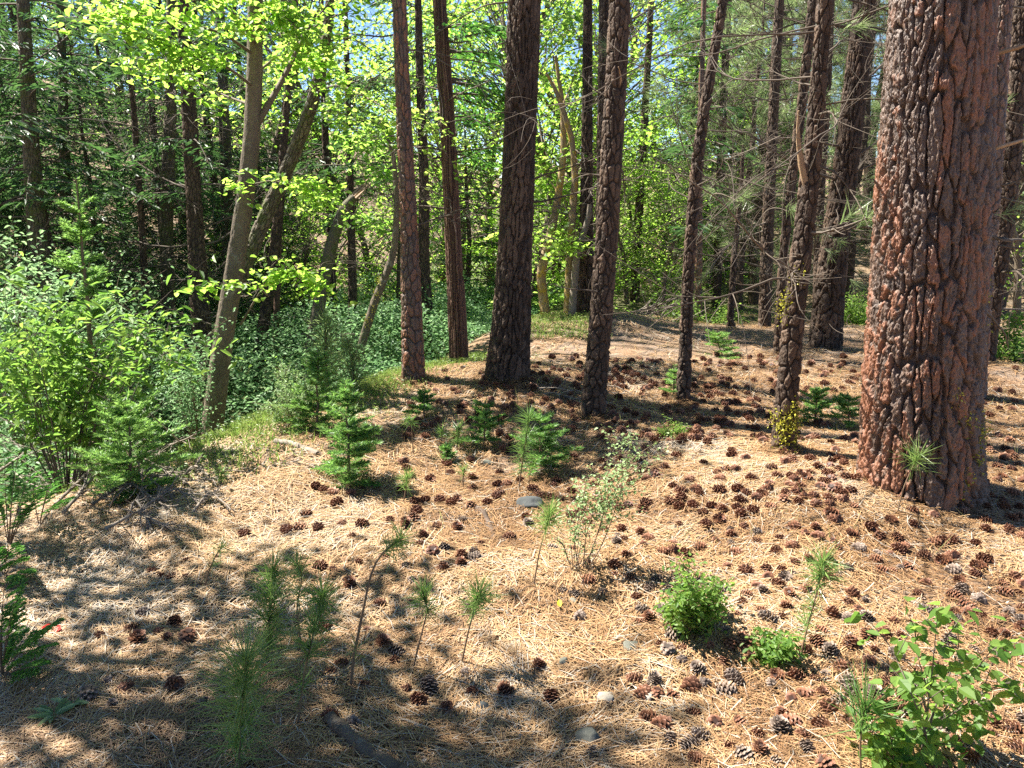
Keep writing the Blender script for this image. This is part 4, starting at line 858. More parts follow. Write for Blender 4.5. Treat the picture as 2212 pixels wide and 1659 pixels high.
# cedar sprays at the left edge
def cedar_sprig(label, base, tips, seed, L=.03, Y=None):
    rng = np.random.default_rng(seed); b = G(*base)
    if Y: b = W(base[0], base[1], Y); b[2] = float(H(b[0], b[1]))
    root = thing('cedar_seedling', label, 'seedling', b, 'cedar seedlings at the left edge'); sm, lm = MB(), MB()
    for (u, v) in tips:
        tp = W(u, v, b[1]+rng.normal()*.06)-b; t = np.linspace(0, 1, 10)[:, None]; A = t*tp+np.array([0, 0, .12])*np.sin(PI*t)*np.linalg.norm(tp)*.6; A[0, 2] -= .02
        tube(sm, A, .003*(1-.7*t[:, 0]), 5, .4)
        for i in range(4, 10):
            d = nrm((A[i]-A[i-1])[None])[0]; s = nrm(np.cross(d, [0, 0, 1.])[None])[0]
            for sg in (-1, 1):
                l2 = .02+.055*(1-(i-3)/8); uu = np.linspace(0, 1, 7)[1:, None]; P = A[i]+l2*((d*.6+s*sg*.8)*uu+np.array([0, 0, -.25])*uu**2)
                for s2 in (-1, 0, 1):
                    leaves(lm, P, nrm((d*.6+s*sg*.8)[None])[0]+s2*np.cross([0, 0, 1.], d*.6+s*sg*.8)*.8+rng.normal(size=P.shape)*.1, np.array([0, 0, 1.])+rng.normal(size=P.shape)*.3, L*rng.uniform(.4, .8, len(P)), .006, np.clip(.5+.25*rng.normal(size=len(P)), 0, 1))
    sm.obj('stem', M['green_stem'], root, True); lm.obj('foliage', M['cedar_spray'], root)
cedar_sprig('feathery cedar seedling at the lower left edge', (5, 1470), [(60, 1370), (95, 1400), (30, 1310), (10, 1260), (80, 1440), (20, 1400), (110, 1350), (45, 1270), (0, 1330)], 721)
cedar_sprig('cedar seedling hugging the left edge below the leafy shrub', (20, 1185), [(30, 1040), (70, 1020), (10, 990), (90, 1060), (55, 1100), (0, 1090), (40, 980)], 722)
cedar_sprig('small cedar seedling left of the dead twig pile', (85, 1140), [(110, 1050), (140, 1080), (70, 1060), (120, 1020)], 723)
cedar_sprig('low cedar sprig on the shaded litter at the far left', (10, 1250), [(35, 1210), (20, 1180), (50, 1240), (-10, 1200)], 724)

# ------------------------------------------------------------------ ground cover (uncountable)
def undergrowth():
    rng = np.random.default_rng(801); mb = MB(); n = 90000
    y = rng.uniform(4.2, 16, n); d = rng.uniform(.35, 8.0, n); x = xe(y)-d
    hh = 1.2*ss(.2, 2.0, d)*(1-.6*ss(5.5, 8, d))*(.7+.4*vnoise(x*1.1, y*1.1, 0, 33)); keep = (hh > .06)*(x/np.maximum(y, .1) > -.85)*((y > 6.9) | (x < -3.3)); x, y, hh = x[keep], y[keep], hh[keep]; n = len(x)
    z = H(x, y)+hh*rng.random(n)**.55
    az = rng.uniform(0, 2*PI, n); D = np.stack([np.cos(az), np.sin(az), rng.normal(size=n)*.3-.1], 1)
    L = rng.uniform(.025, .055, n)*(1+.03*y); cl = np.clip(.5+.35*vnoise(x*.8, y*.8, 0, 35)+.2*rng.normal(size=n), 0, 1)
    leaves(mb, np.stack([x, y, z], 1), D, np.array([0, 0, 1.])+rng.normal(size=(n, 3))*.4, L, L*.55, cl)
    # stalks
    k = rng.choice(n, 2500, replace=False)
    for i in k[:900]:
        b = np.array([x[i], y[i], float(H(x[i], y[i]))]); tube(mb, np.array([b, b+[rng.normal()*.04, rng.normal()*.04, hh[i]*.9]]), [.003, .0015], 3, .2, cap=False)
    tag(mb.obj('undergrowth', M['thicket_leaf']), 'blue-green leafy thicket filling the gully behind the pale maple', 'undergrowth', kind='stuff')
undergrowth()
def slope_cover():
    rng = np.random.default_rng(802); mb = MB(); n = 90000
    y = rng.uniform(9.5, 38, n); x = rng.uniform(-.85, .8, n)*y
    d = xe(y)-x; den = np.where((d > 5) | (x > 5), .22, .8)*ss(-.25, .35, vnoise(x*.45, y*.45, 0, 41)); den = np.where((d < 5)*(y < 11.5), den*.25, den)
    k = rng.random(n) < den; x, y = x[k], y[k]; n = len(x)
    hh = (.25+.55*(vnoise(x*.6, y*.6, 0, 43)*.5+.5)); z = H(x, y)+hh*rng.random(n)
    az = rng.uniform(0, 2*PI, n); D = np.stack([np.cos(az), np.sin(az), rng.normal(size=n)*.3], 1); L = rng.uniform(.05, .085, n)*(1+.012*y)
    leaves(mb, np.stack([x, y, z], 1), D, np.array([0, 0, 1.])+rng.normal(size=(n, 3))*.5, L, L*.6, np.clip(.5+.4*vnoise(x*.5, y*.5, 0, 45)+.2*rng.normal(size=n), 0, 1))
    tag(mb.obj('ground_cover', M['alder_leaf']), 'patchy low green cover on the ground beneath the far trees', 'ground cover', kind='stuff')
slope_cover()
def grass():
    rng = np.random.default_rng(803); mb = MB(); n = 16000
    y = rng.uniform(3.7, 7.8, n); d = rng.normal(size=n)*.28+.12; x = xe(y)-d; k = (rng.random(n) < .35+.65*ss(-.2, .4, vnoise(x*2, y*2, 0, 51)))*(y > 3.9)
    x2 = rng.uniform(.05, 1.1, 5000); y2 = rng.uniform(8.2, 10.2, 5000); x, y = np.concatenate([x[k], x2]), np.concatenate([y[k], y2]); n = len(x)
    L = rng.uniform(.025, .10, n)*np.where(y > 8, .8, 1); D = np.stack([rng.normal(size=n)*.4, rng.normal(size=n)*.4, np.ones(n)], 1)
    needles(mb, np.stack([x, y, H(x, y)], 1), D, L, rng.uniform(.004, .008, n), np.clip(.5+.28*rng.normal(size=n), 0, 1), rng)
    m = 5000; i = rng.integers(0, n, m); P = np.stack([x[i], y[i], H(x[i], y[i])+rng.uniform(.01, .07, m)], 1); az = rng.uniform(0, 2*PI, m)
    leaves(mb, P, np.stack([np.cos(az), np.sin(az), .2+0*az], 1), np.array([0, 0, 1.])+rng.normal(size=(m, 3))*.4, .025, .013, np.clip(.35+.2*rng.normal(size=m), 0, 1))
    # sparse blades on the needle mat
    m = 500; x = rng.uniform(-1.5, 4, m); y = rng.uniform(3, 8, m)
    needles(mb, np.stack([x, y, H(x, y)], 1), np.stack([rng.normal(size=m)*.5, rng.normal(size=m)*.5, np.ones(m)], 1), rng.uniform(.04, .14, m), .003, .95, rng)
    tag(mb.obj('grass', M['grass']), 'sunlit yellow-green grass fringing the gully lip', 'grass', kind='stuff')
grass()
def litter():
    rng = np.random.default_rng(804); mb = MB()
    zones = [(85000, .9, 2.6, .85, 1.0), (95000, 2.3, 4.2, .82, 1.2), (70000, 4.0, 7.0, .78, 1.7), (30000, 6.8, 12.5, .75, 2.6)]
    for n, y0, y1, kx, ws in zones:
        y = y0+(y1-y0)*rng.random(n); x = rng.uniform(-kx, kx, n)*y*1.05
        keep = (xe(y)-x < .35+.25*rng.normal(size=n))*(rng.random(n) < .72+.6*vnoise(x*2.6, y*2.6, 0, 65)); x, y = x[keep], y[keep]; n = len(x)
        sw = 3.0*vnoise(x*1.3, y*1.3, 0, 61)+1.2*vnoise(x*4, y*4, 0, 62); az = sw+rng.normal(size=n)*.75+PI*.5*(rng.random(n) < .2)
        L = rng.uniform(.08, .19, n); d = np.stack([np.cos(az), np.sin(az)], 1); pr = np.stack([-d[:, 1], d[:, 0]], 1); cv = rng.normal(size=n)*.10; wd = rng.uniform(.0008, .0015, n)*ws
        lift = rng.uniform(.003, .02, n); tl = rng.normal(size=n)*.006; V = []
        for s in (-.5, 0, .5):
            c = np.stack([x, y], 1)+d*(L*s)[:, None]+pr*(cv*L*(s*s*4-.5))[:, None]
            zz = H(c[:, 0], c[:, 1])+lift+tl*s*2+.006*(1-4*s*s)
            for q in (-1, 1): V.append(np.column_stack([c+pr*(wd*q)[:, None], zz]))
        V = np.stack(V, 1).reshape(-1, 3); b = np.arange(n)[:, None]*6
        tone = np.clip(.54+.2*rng.normal(size=n)+.26*vnoise(x*1.1, y*1.1, 0, 63)+.22*vnoise(x*4, y*4, 0, 64), 0, 1); tone = np.where(rng.random(n) < .07, 1, tone)
        mb.add(V, np.concatenate([b+np.array([[0, 2, 3, 1]]), b+np.array([[2, 4, 5, 3]])]), np.repeat(tone, 6))
    # needles heaped against the trunk feet, and crumbs of bark and leaf among them
    for inf, k in ((big, 2600), (p1100, 1500), (p1282, 1000), (p880, 800), (ced, 500), (p1500, 600), (p1720, 900), (p1690, 300), (p1648, 300)):
        bx, by = inf[3][0], inf[3][1]; rb = float(inf[4][6]); a = rng.uniform(0, 2*PI, k); rd = rb*1.05+np.abs(rng.normal(size=k))*.13
        px, py = bx+np.cos(a)*rd, by+np.sin(a)*rd; z = H(px, py)+.055*np.exp(-(rd-rb)/.09)*rng.random(k)+.008; az = a+PI/2+rng.normal(size=k)*.6; L = rng.uniform(.06, .15, k)
        d = np.stack([np.cos(az), np.sin(az), rng.normal(size=k)*.12], 1); pr = np.stack([-d[:, 1], d[:, 0], 0*az], 1)*.0016; c = np.stack([px, py, z], 1)
        V = np.stack([c-d*L[:, None]*.5-pr, c-d*L[:, None]*.5+pr, c+d*L[:, None]*.5+pr, c+d*L[:, None]*.5-pr], 1).reshape(-1, 3); b = np.arange(k)[:, None]*4
        mb.add(V, b+np.array([[0, 1, 2, 3]]), np.repeat(np.clip(.42+.25*rng.normal(size=k), 0, 1), 4))
    k = 16000; y = rng.uniform(.0, 1, k)**1.5*7+1.1; x = rng.uniform(-.8, .8, k)*y; kp = (xe(y)-x < .3)*(rng.random(k) < .45+.9*vnoise(x*1.7, y*1.7, 0, 66)); x, y = x[kp], y[kp]; k = len(x)
    az = rng.uniform(0, 2*PI, k)
    leaves(mb, np.stack([x, y, H(x, y)+rng.uniform(.008, .02, k)], 1), np.stack([np.cos(az), np.sin(az), .15*rng.normal(size=k)], 1), np.array([0, 0, 1.])+rng.normal(size=(k, 3))*.35, rng.uniform(.008, .026, k), rng.uniform(.006, .014, k), np.where(rng.random(k) < .75, rng.uniform(0, .22, k), rng.uniform(.8, 1, k)))
    tag(mb.obj('needle_litter', M['litter']), 'tan fallen pine needles matted over the forest floor', 'needle litter', kind='stuff')
litter()

# ------------------------------------------------------------------ stones, sticks, logs, odd leaves
LM = []                            # landmarks for cone labels: (phrase, x, y)
def stone(label, u, v, wpx, hpx, seed, m='stone', angular=.0):
    rng = np.random.default_rng(seed); b = G(u, v+hpx*.35); sx = wpx/2/F*dep(b); sz = hpx/2/F*dep(b)*1.1
    mb = MB(); n, k = 28, 18; th, ph = np.meshgrid(np.linspace(0, 2*PI, n, endpoint=False), np.linspace(-PI/2, PI/2, k))
    D = np.stack([np.cos(ph)*np.cos(th), np.cos(ph)*np.sin(th), np.sin(ph)], -1)
    r = 1+.28*vnoise(D[..., 0]*1.4, D[..., 1]*1.4, D[..., 2]*1.4, seed)+.05*fbm(D[..., 0]*5, D[..., 1]*5, D[..., 2]*5, 3, seed+1)
    for q in range(7):
        nn = nrm(rng.normal(size=(1, 3)))[0]; pl = rng.uniform(.62, .85); dt = D@nn; r = np.where(dt > .2, np.minimum(r, pl/np.maximum(dt, .2)), r)
    V = D*r[..., None]*np.array([sx, sx*rng.uniform(.7, 1), sz])
    i = np.arange(k-1)[:, None]*n; j = np.arange(n)[None]; kk = (j+1) % n
    mb.add(V.reshape(-1, 3), np.stack([i+j, i+kk, i+n+kk, i+n+j], -1).reshape(-1, 4), .5)
    o = mb.obj('stone', M[m], smooth=True, loc=(b[0], b[1], b[2]+sz*.45)); tag(o, label, 'stone', 'stones on the needle litter'); return b
b = stone('blue-grey rounded stone in the shade of the wide dark fir', 1143, 1085, 58, 30, 21, 'blue_stone'); LM.append(('blue-grey stone', b[0], b[1]))
b = stone('squarish speckled grey-green stone near the bottom edge', 1272, 1592, 54, 44, 22); LM.append(('squarish bottom stone', b[0], b[1]))
b = stone('dark grey wedge stone beside the cone cluster', 1043, 1528, 42, 22, 23, 'blue_stone')
b = stone('brownish rounded stone beside cones left of the wood chip', 1364, 1396, 36, 24, 24)
stone('flat pale broken stone left of the curved stick', 1312, 1507, 46, 26, 25, 'pale_stone'); stone('chalk-white stone touching the curved stick', 1396, 1505, 36, 26, 26, 'pale_stone')
stone('small grey stone sunk in needles behind the shaded seedlings', 1237, 1300, 26, 18, 27); stone('half-buried grey stone in the open sunny needles', 1217, 1430, 26, 30, 28)
stone('flat dark stone in the needles at the lower right', 1912, 1708, 30, 14, 29, 'blue_stone') if False else None
stone('low grey stone at the left of the tree shadow band', 1055, 1000, 24, 14, 30)
def stick(name, label, pts, wpx, seed, m='dead_wood', cat='stick', twigs=0, group='fallen sticks', lift=.0, taper=.6, Y=None):
    rng = np.random.default_rng(seed); Ps = []
    for q in pts:
        g = G(q[0], q[1]); g[2] += (q[2] if len(q) > 2 else 0)+wpx/2/F*dep(g)*.6+lift; Ps.append(g)
    Ps = np.array(Ps); base = Ps[0].copy(); P = resample(Ps-base, 16, 1); P += np.cumsum(rng.normal(size=P.shape)*.002, 0)
    r = wpx/2/F*dep(base); mb = MB(); t = np.linspace(0, 1, 16); tube(mb, P, r*(1-taper*t)*(1+.12*rng.normal(size=16)), 8, np.repeat(np.clip(.5+.2*rng.normal(size=16), 0, 1), 8))
    S = np.linalg.norm(P[-1])
    for k in range(twigs):
        i = rng.integers(3, 15); d = nrm((P[i]-P[i-1])[None])[0]; dd = nrm((d+rng.normal(size=3)*np.array([.8, .8, .35])+np.array([0, 0, .12]))[None])[0]; tt = np.linspace(0, 1, 6)[:, None]
        Q = P[i]+S*rng.uniform(.12, .4)*(tt*dd+tt**2*rng.normal(size=3)*.2); tube(mb, Q, r*.5*(1-.7*tt[:, 0]), 4, rng.uniform(.3, .9), cap=False)
        for e in range(2):
            j = rng.integers(2, 5); d2 = nrm((dd+rng.normal(size=3)*.6)[None])[0]; tube(mb, Q[j]+S*.1*np.linspace(0, 1, 4)[:, None]*d2, r*.25, 3, .6, cap=False)
    o = mb.obj(name, M[m], smooth=True, loc=base); tag(o, label, cat, group)
    return base
stick('log', 'short grey barkless log at the foot of the dark bushy fir', [(596, 960), (640, 968), (692, 986)], 15, 31, cat='log', group=None, taper=.1)
stick('log', 'mossy bark-covered log poking in from the bottom edge', [(712, 1572, .02), (760, 1612, .015), (800, 1640), (880, 1690)], 30, 32, 'maple_bark', 'log', group=None, taper=-.1)
b = stick('stick', 'short thick weathered stick between the blue stone and the tall seedling', [(1018, 1098), (1044, 1112), (1056, 1142), (1062, 1168)], 13, 33, 'dark_bark', taper=.15); LM.append(('thick weathered stick', b[0], b[1]))
b = stick('stick', 'pale curved stick beside the chalk-white stone', [(1345, 1590), (1334, 1560), (1338, 1535), (1366, 1512), (1400, 1497), (1440, 1490)], 9, 34, taper=.4); LM.append(('pale curved stick', b[0], b[1]))
stick('wood_chip', 'pale orange splinter of wood beside the cones in the sun', [(1398, 1405), (1425, 1412), (1440, 1414)], 9, 35, 'fresh_wood', 'wood chip', taper=.5, group=None)
stick('stick', 'long grey stick in the tree shadow on open needles', [(1545, 932), (1590, 942), (1640, 952), (1680, 965)], 8, 36)
stick('stick', 'grey stick between the lichen-footed and massive pines', [(1720, 955), (1760, 962), (1800, 972)], 5, 37)
stick('log', 'dark fallen branch right of the massive pine foot', [(2098, 1060), (2150, 1082), (2205, 1100)], 14, 38, 'dark_bark', 'log', group=None)
stick('stick', 'thin bent stick on shaded litter at left', [(328, 1318), (370, 1348), (405, 1372)], 4, 39)
stick('stick', 'twig standing up from the shaded litter at lower left', [(250, 1530), (290, 1470), (330, 1420)], 5, 40)
stick('stick', 'grey stick lying on shaded litter by the lone cone', [(460, 1405), (510, 1425), (560, 1415), (620, 1400)], 7, 41)
stick('stick', 'stick pressed in the litter above the cone cluster', [(905, 1490), (950, 1478), (985, 1465)], 10, 42, 'twig')
stick('stick', 'thin upright twig at the bottom edge left of the squarish stone', [(1078, 1680), (1085, 1620), (1092, 1572)], 5, 43, 'twig')
stick('fallen_branch', 'grey fallen branch with bare twigs on the sunny slope', [(395, 1035), (470, 1020), (540, 1025), (600, 1010), (660, 1000)], 5, 44, cat='branch', twigs=9)
stick('fallen_branch', 'forked pale branch across the left twig pile', [(300, 1010, .1), (360, 990, .12), (400, 980, .1), (430, 965, .1)], 6, 45, cat='branch', twigs=7)
for k, (lab, pts) in enumerate([('arching dead branch at the front of the left twig pile', [(200, 1100, .02), (280, 1080, .12), (360, 1110, .02)]), ('dead branch crossing the middle of the left twig pile', [(140, 1120, .03), (240, 1060, .15), (330, 1050, .03)]),
                                ('dead branch at the back of the left twig pile', [(220, 1060, .05), (300, 1040, .16), (400, 1060, .02)]), ('low dead branch at the right end of the left twig pile', [(300, 1120, .02), (370, 1090, .08), (440, 1100, .01)]),
                                ('dead branch sticking out left of the twig pile', [(120, 1100, .02), (180, 1080, .1), (210, 1040, .2)]), ('dead branch under the broad young fir', [(250, 1080, .02), (310, 1075, .14), (380, 1085, .02)]),
                                ('slim dead branch before the twig pile in half shade', [(230, 1150, .01), (300, 1135, .06), (370, 1150, .01)])]):
    stick('fallen_branch', lab, pts, 8, 46+k, 'dead_wood', 'branch', twigs=18)
qq = random.Random(9)
for k in range(12):
    u0 = 130+k*26+qq.uniform(-15, 15); v0 = qq.uniform(1050, 1150); w0 = qq.uniform(50, 120)*(1 if k % 2 else -1)
    stick('fallen_branch', ORD[k]+' of the thin brown twigs heaped under the young fir', [(u0, v0, .01), (u0+w0*.5, v0-qq.uniform(5, 40), qq.uniform(.05, .16)), (u0+w0, v0-qq.uniform(-20, 25), qq.uniform(0, .05))], 6, 160+k, 'dead_wood', 'branch', twigs=20, group='thin twigs of the heap')
stick('fallen_branch', 'long pale dead branch leaning through the left shrub', [(5, 1130, .25), (80, 1060, .38), (180, 1000, .55), (290, 960, .62)], 9, 55, 'dead_wood', 'branch', twigs=6)
stick('log', 'fallen grey log behind the cedar foot at the mound edge', [(1000, 800), (1035, 782), (1068, 768)], 10, 56, 'dead_wood', 'log', group=None)
def air_stick(name, label, pts, Y, wpx, seed, m='dead_wood', twigs=0, cat='branch', group='fallen sticks'):
    rng = np.random.default_rng(seed); P = np.array([W(q[0], q[1], Y+(q[2] if len(q) > 2 else 0)) for q in pts]); g = P[0].copy(); P = resample(P-g, 14, 1); mb = MB(); t = np.linspace(0, 1, 14)
    r = wpx/2/F*Y; tube(mb, P, r*(1-.6*t), 6, .5); S = np.linalg.norm(P[-1])
    for k in range(twigs):
        i = rng.integers(2, 13); dd = nrm((P[i+1]-P[i-1]+rng.normal(size=3)*S*.09)[None])[0]; tt = np.linspace(0, 1, 6)[:, None]
        tube(mb, P[i]+S*rng.uniform(.2, .5)*(tt*dd+tt**2*rng.normal(size=3)*.15), r*.5*(1-.7*tt[:, 0]), 4, rng.uniform(.3, .9), cap=False)
    tag(mb.obj(name, M[m], smooth=True, loc=g), label, cat, group)
air_stick('log', 'long thin fallen trunk lying behind the knobby pine', [(1080, 772), (1130, 762), (1200, 748), (1250, 740)], 8.9, 9, 57, cat='log', group=None)
for k in range(9):
    q = random.Random(60+k); u0 = 1130+k*13
    air_stick('fallen_branch', ['lowest', 'second lowest', 'third', 'fourth', 'fifth', 'sixth', 'seventh', 'eighth', 'topmost'][k]+' bare branch of the brush heap below the golden-lichen stem', [(u0-20, 760-k*2, q.uniform(-.4, .4)), (u0+20, 738-k*3+q.uniform(-8, 8)), (u0+75, 715+q.uniform(-15, 20), q.uniform(-.4, .4))], 9.6, 5, 60+k, twigs=8, group='branches of the brush heap')
for k in range(8):
    q = random.Random(80+k)
    air_stick('fallen_branch', ['lowest', 'second lowest', 'third', 'fourth', 'fifth', 'sixth', 'seventh', 'topmost'][k]+' grey branch of the dead brush right of the overlapped pines', [(1330+q.uniform(-10, 10), 735-k*7, q.uniform(-.3, .3)), (1400, 710-k*7+q.uniform(-6, 6)), (1480+q.uniform(-40, 20), 690-k*6+q.uniform(-15, 15), q.uniform(-.5, .5))], 10.5, 5, 80+k, twigs=10, group='branches of the dead brush')
for k in range(7):
    q = random.Random(95+k); u0 = 1150+k*22+q.uniform(-10, 10); v0 = 835+q.uniform(-8, 22)
    stick('fallen_branch', ['leftmost', 'second', 'third', 'fourth', 'fifth', 'sixth', 'rightmost'][k]+' bare stick between the knobby pine and the dark flaky pine', [(u0, v0, .0), (u0+q.uniform(20, 50), v0+q.uniform(0, 14), .03), (u0+q.uniform(60, 100), v0+q.uniform(5, 30), 0)], 4, 95+k, 'dead_wood', 'branch', twigs=5, group='bare sticks between two pines')
def leaf_thing(name, label, u, v, L, m, n, seed, wr=.6, lift=.02, cat='leaf'):
    rng = np.random.default_rng(seed); b = G(u, v); mb = MB(); az = rng.uniform(0, 2*PI, n)
    leaves(mb, np.zeros((n, 3)), np.stack([np.cos(az), np.sin(az), .35+0*az], 1), np.array([0, -.4, 1.])+rng.normal(size=(n, 3))*.2, L*rng.uniform(.7, 1.1, n), L*wr, rng.random(n), .1, .1)
    tag(mb.obj(name, M[m], loc=(b[0], b[1], b[2]+lift)), label, cat)
leaf_thing('fallen_leaf', 'bright red fallen leaf on the shaded litter at left', 118, 1372, .05, 'red_leaf', 2, 1, .8)
leaf_thing('fallen_leaf', 'yellow fallen leaf on the needles in a shadow patch', 1210, 1325, .045, 'yellow_leaf', 1, 2, .5)
leaf_thing('leafy_weed', 'pale green weed with narrow leaves at the lower left', 120, 1560, .075, 'pale_leaf', 9, 3, .25, cat='weed')
leaf_thing('leafy_weed', 'second pale weed with narrow leaves right of the first', 160, 1535, .07, 'pale_leaf', 4, 4, .25, cat='weed')

# ------------------------------------------------------------------ pine cones
def cone_mesh(seed, m, openness, N=58):
    rng = np.random.default_rng(seed); mb = MB(); Lc, Rc = .085, .040
    t = np.linspace(0, 1, 9); tube(mb, np.stack([0*t, 0*t, (t-.5)*Lc*.92], 1), .010+.012*np.sin(PI*(t*.85+.12)), 8, .05)
    for i in range(N):
        f = (i+.5)/N; z = (f-.5)*Lc*.9; prof = math.sin(PI*(.16+.80*f)**.9)**.75; az = i*2.39996+rng.normal()*.06
        d = np.array([math.cos(az), math.sin(az), 0]); s = np.array([-d[1], d[0], 0]); R = Rc*prof*rng.uniform(.84, 1.12)+.006
        up = (-.25+1.0*f)*openness+.28*(1-openness)+.15; wd = .0125*(.45+.7*prof)*rng.uniform(.8, 1.15)
        a = d*.008+np.array([0, 0, z]); b = d*R*.72+np.array([0, 0, z+up*R*.62]); c = d*R+np.array([0, 0, z+up*R*.86+.002]); th = np.array([0, 0, .0028])
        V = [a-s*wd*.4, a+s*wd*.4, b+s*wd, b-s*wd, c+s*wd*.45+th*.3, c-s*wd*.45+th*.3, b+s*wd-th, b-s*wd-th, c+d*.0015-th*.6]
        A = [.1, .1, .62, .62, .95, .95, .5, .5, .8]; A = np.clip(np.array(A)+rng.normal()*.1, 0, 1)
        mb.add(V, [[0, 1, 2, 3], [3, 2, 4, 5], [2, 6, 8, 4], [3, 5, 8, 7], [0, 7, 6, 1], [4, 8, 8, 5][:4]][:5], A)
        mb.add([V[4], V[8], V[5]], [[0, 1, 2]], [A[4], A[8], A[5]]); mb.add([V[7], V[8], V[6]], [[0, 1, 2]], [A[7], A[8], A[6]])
    return mb.mesh('pine_cone', M[m])
CM = {'brown': [cone_mesh(s, 'cone_brown', o) for s, o in ((1, 1.25), (2, 1.05), (3, .8))], 'grey': [cone_mesh(s, 'cone_grey', o) for s, o in ((4, 1.3), (5, 1.05), (6, .85))]}
def cones():
    rng = np.random.default_rng(901); C = []
    hand = [(830, 1405), (757, 1268), (852, 1438), (378, 1492), (196, 1518), (245, 1535), (700, 1372), (790, 1375), (1000, 1462), (1018, 1505), (930, 1500), (965, 1540), (900, 1525), (877, 1502), (1098, 1510), (1163, 1455), (1195, 1520), (1253, 1345), (1370, 1475), (1283, 1640),
            (1490, 1495), (1545, 1570), (1585, 1480), (1680, 1590), (1735, 1605), (1690, 1560), (1770, 1580), (1635, 1600), (1378, 1300), (1400, 1350), (1300, 1285), (1270, 1265), (1560, 1440), (1575, 1405), (1600, 1385), (1620, 1430), (1640, 1330), (1645, 1290), (1600, 1310),
            (1390, 1330), (1415, 1352), (1440, 1420), (1470, 1440), (1530, 1410), (1565, 1370), (1510, 1455), (1590, 1340), (400, 1258), (372, 1255), (350, 1250), (330, 1238), (400, 1222), (528, 1160), (738, 1138), (690, 1235), (722, 1238), (875, 1235), (770, 1265), (715, 1232), (935, 1205), (955, 1240), (962, 1190), (995, 1210), (1030, 1198), (910, 1185), (915, 1165), (650, 1150), (620, 1150), (685, 1150), (775, 1225), (1705, 1575),
            (1760, 1100), (1700, 1075), (300, 1395), (215, 1390), (410, 1385), (1800, 1062), (1780, 1050), (1755, 1030), (1825, 1040), (1835, 1070), (1790, 1085), (1755, 1080), (1730, 1060), (1810, 1020), (1770, 1015), (1740, 1040), (1845, 1078), (1820, 1090),
            (1985, 1610), (2140, 1600), (2190, 1630), (1920, 1600), (1760, 1480), (1775, 1510), (1790, 1540), (1940, 1430), (1870, 1390), (1830, 1350), (2045, 1405), (2110, 1305), (2085, 1320), (1905, 1380), (1875, 1440)]
    for u, v in hand: C.append((*G(u+rng.normal()*2, v+rng.normal()*2), 1))
    regs = [(120, 1230, 2212, 1060, 1300, 1.0), (150, 1380, 2212, 1220, 1659, 1.0), (70, 1280, 1800, 950, 1120, 1), (44, 860, 1250, 870, 1100, 1), (30, 600, 1250, 1060, 1230, 1), (14, 0, 900, 1230, 1600, 1), (60, 1150, 1500, 780, 850, 1), (70, 1300, 1720, 850, 960, 1), (25, 1500, 1850, 770, 850, 1), (24, 2105, 2212, 960, 1150, 1), (20, 900, 1250, 820, 900, 1), (26, 1650, 1860, 960, 1100, 1)]
    for n, u0, u1, v0, v1, _ in regs:
        for _k in range(n):
            u, v = rng.uniform(u0, u1), rng.uniform(v0, v1)
            if 1850 < u < 2105 and v < 1100: continue
            C.append((*G(u, v), 0))
            if rng.random() < .35: 
                p = C[-1]; q = (p[0]+rng.normal()*.07, p[1]+rng.normal()*.07); C.append((q[0], q[1], float(H(*q)), 0))
    keep = []
    for c in C:
        if c[1] < 20 and all((c[0]-k[0])**2+(c[1]-k[1])**2 > .045**2 for k in keep) and xe(c[1])-c[0] < .3: keep.append(c)
    keep.sort(key=lambda c: c[0]**2+c[1]**2)
    ind, rest = keep[:300], keep[300:]
    land = LM+[('lush seedling', *G(512, 1655)[:2]), ('bare crooked seedling', *G(755, 1490)[:2]), ('starry-tufted seedling', *G(992, 1445)[:2]), ('bright-tufted seedling', *G(1150, 1272)[:2]), ('dense green shrub', *G(1505, 1372)[:2]), ('pale wispy shrub', *G(1258, 1240)[:2]),
               ('two-tufted seedling', *G(1725, 1425)[:2]), ('round-leaved shrub', *G(1985, 1655)[:2]), ('blue-needled seedling', *G(1863, 1657)[:2]), ('massive pine', big[3][0], big[3][1]), ('lichen-footed pine', p1720[3][0], p1720[3][1]), ('dark flaky pine', p1282[3][0], p1282[3][1]),
               ('dark bushy fir', *G(755, 1050)[:2]), ('wilted seedling', *G(436, 1275)[:2]), ('tiny tuft seedling', *G(478, 1052)[:2]), ('pale lone seedling', *G(868, 1092)[:2]), ('tall dark-tufted seedling', *G(1118, 1065)[:2]), ('red leaf', *G(118, 1372)[:2]), ('yellow leaf', *G(1210, 1325)[:2]), ('mossy log', *G(712, 1582)[:2]),
               ('tiny yellow-green shrub', *G(1455, 950)[:2]), ('long shaded stick', *G(1545, 932)[:2])]
    info = []
    for c in ind:
        x, y, z, hnd = c
        col = 'brown' if rng.random() < .68 else 'grey'
        k = min(range(len(land)), key=lambda i: (land[i][1]-x)**2+(land[i][2]-y)**2); dx, dy = x-land[k][1], y-land[k][2]
        side = ('right of' if dx > 0 else 'left of') if abs(dx) > abs(dy) else ('behind' if dy > 0 else 'in front of')
        info.append((col, side, k, math.hypot(dx, dy), c))
    cnt = {}
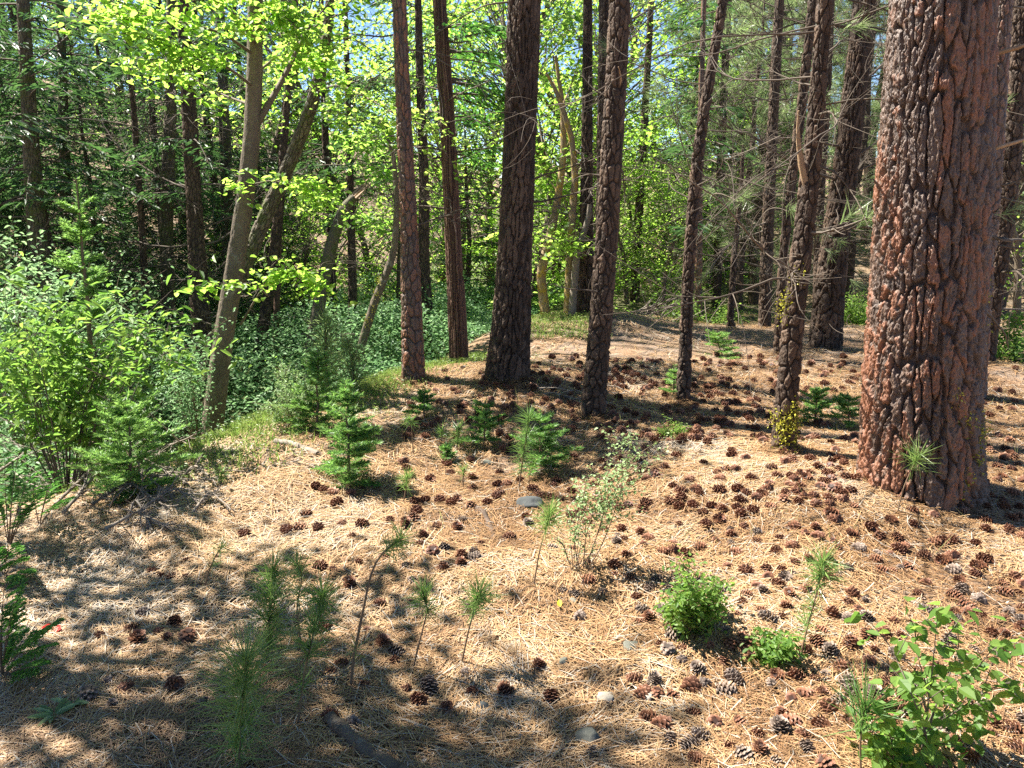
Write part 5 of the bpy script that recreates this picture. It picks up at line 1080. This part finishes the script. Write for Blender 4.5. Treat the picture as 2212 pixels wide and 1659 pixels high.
    ow = ['nearest', 'second nearest', 'third nearest', 'fourth nearest', 'fifth nearest', 'sixth nearest', 'seventh nearest', 'eighth nearest', 'ninth nearest', 'tenth nearest', 'eleventh nearest', 'twelfth nearest', 'thirteenth nearest', 'fourteenth nearest', 'fifteenth nearest']
    for col, side, k, dd, c in sorted(info, key=lambda q: q[3]):
        key = (col, side, k); i = cnt.get(key, 0); cnt[key] = i+1
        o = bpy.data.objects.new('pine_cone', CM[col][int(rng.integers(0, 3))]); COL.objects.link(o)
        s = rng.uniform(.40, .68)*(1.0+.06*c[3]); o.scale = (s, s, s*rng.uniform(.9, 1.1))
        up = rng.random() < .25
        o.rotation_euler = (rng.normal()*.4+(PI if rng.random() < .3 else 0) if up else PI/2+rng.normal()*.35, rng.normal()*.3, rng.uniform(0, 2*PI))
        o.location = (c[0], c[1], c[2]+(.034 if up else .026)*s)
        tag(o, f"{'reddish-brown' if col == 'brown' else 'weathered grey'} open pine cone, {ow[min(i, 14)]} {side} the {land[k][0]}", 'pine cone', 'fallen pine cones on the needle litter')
    # the many farther ones
    mb = MB(); src = CM['brown'][1]; nv = len(src.vertices); V = np.zeros(nv*3); src.vertices.foreach_get('co', V); V = V.reshape(-1, 3)
    A = np.zeros(nv); src.attributes['rnd'].data.foreach_get('value', A); faces = {}
    for p in src.polygons: faces.setdefault(p.loop_total, []).append(list(p.vertices))
    for i in range(700):
        u, v = (rng.uniform(1150, 1720), rng.uniform(775, 850)) if i < 260 else (rng.uniform(860, 2200), rng.uniform(770, 960))
        if i < len(rest): g = rest[i][:3]
        else:
            if i > len(rest)+250: break
            g = G(u, v)
        if xe(g[1])-g[0] > .3 or g[1] > 14: continue
        Rm = np.array(Matrix.Rotation(rng.uniform(0, 6.3), 3, 'Z') @ Matrix.Rotation(PI/2+rng.normal()*.5, 3, 'X')); q = V*rng.uniform(.5, .75)@Rm.T+np.array(g)+np.array([0, 0, .018])
        off = mb.n
        mb.v.append(q); mb.a.append(np.clip(A+rng.normal()*.12, 0, 1)); mb.n += nv
        for kx, fl in faces.items(): mb.f.append(np.array(fl)+off)
    tag(mb.obj('pine_cones', M['cone_brown']), 'far scatter of small pine cones on the shaded needle floor', 'pine cones', kind='stuff')
cones()
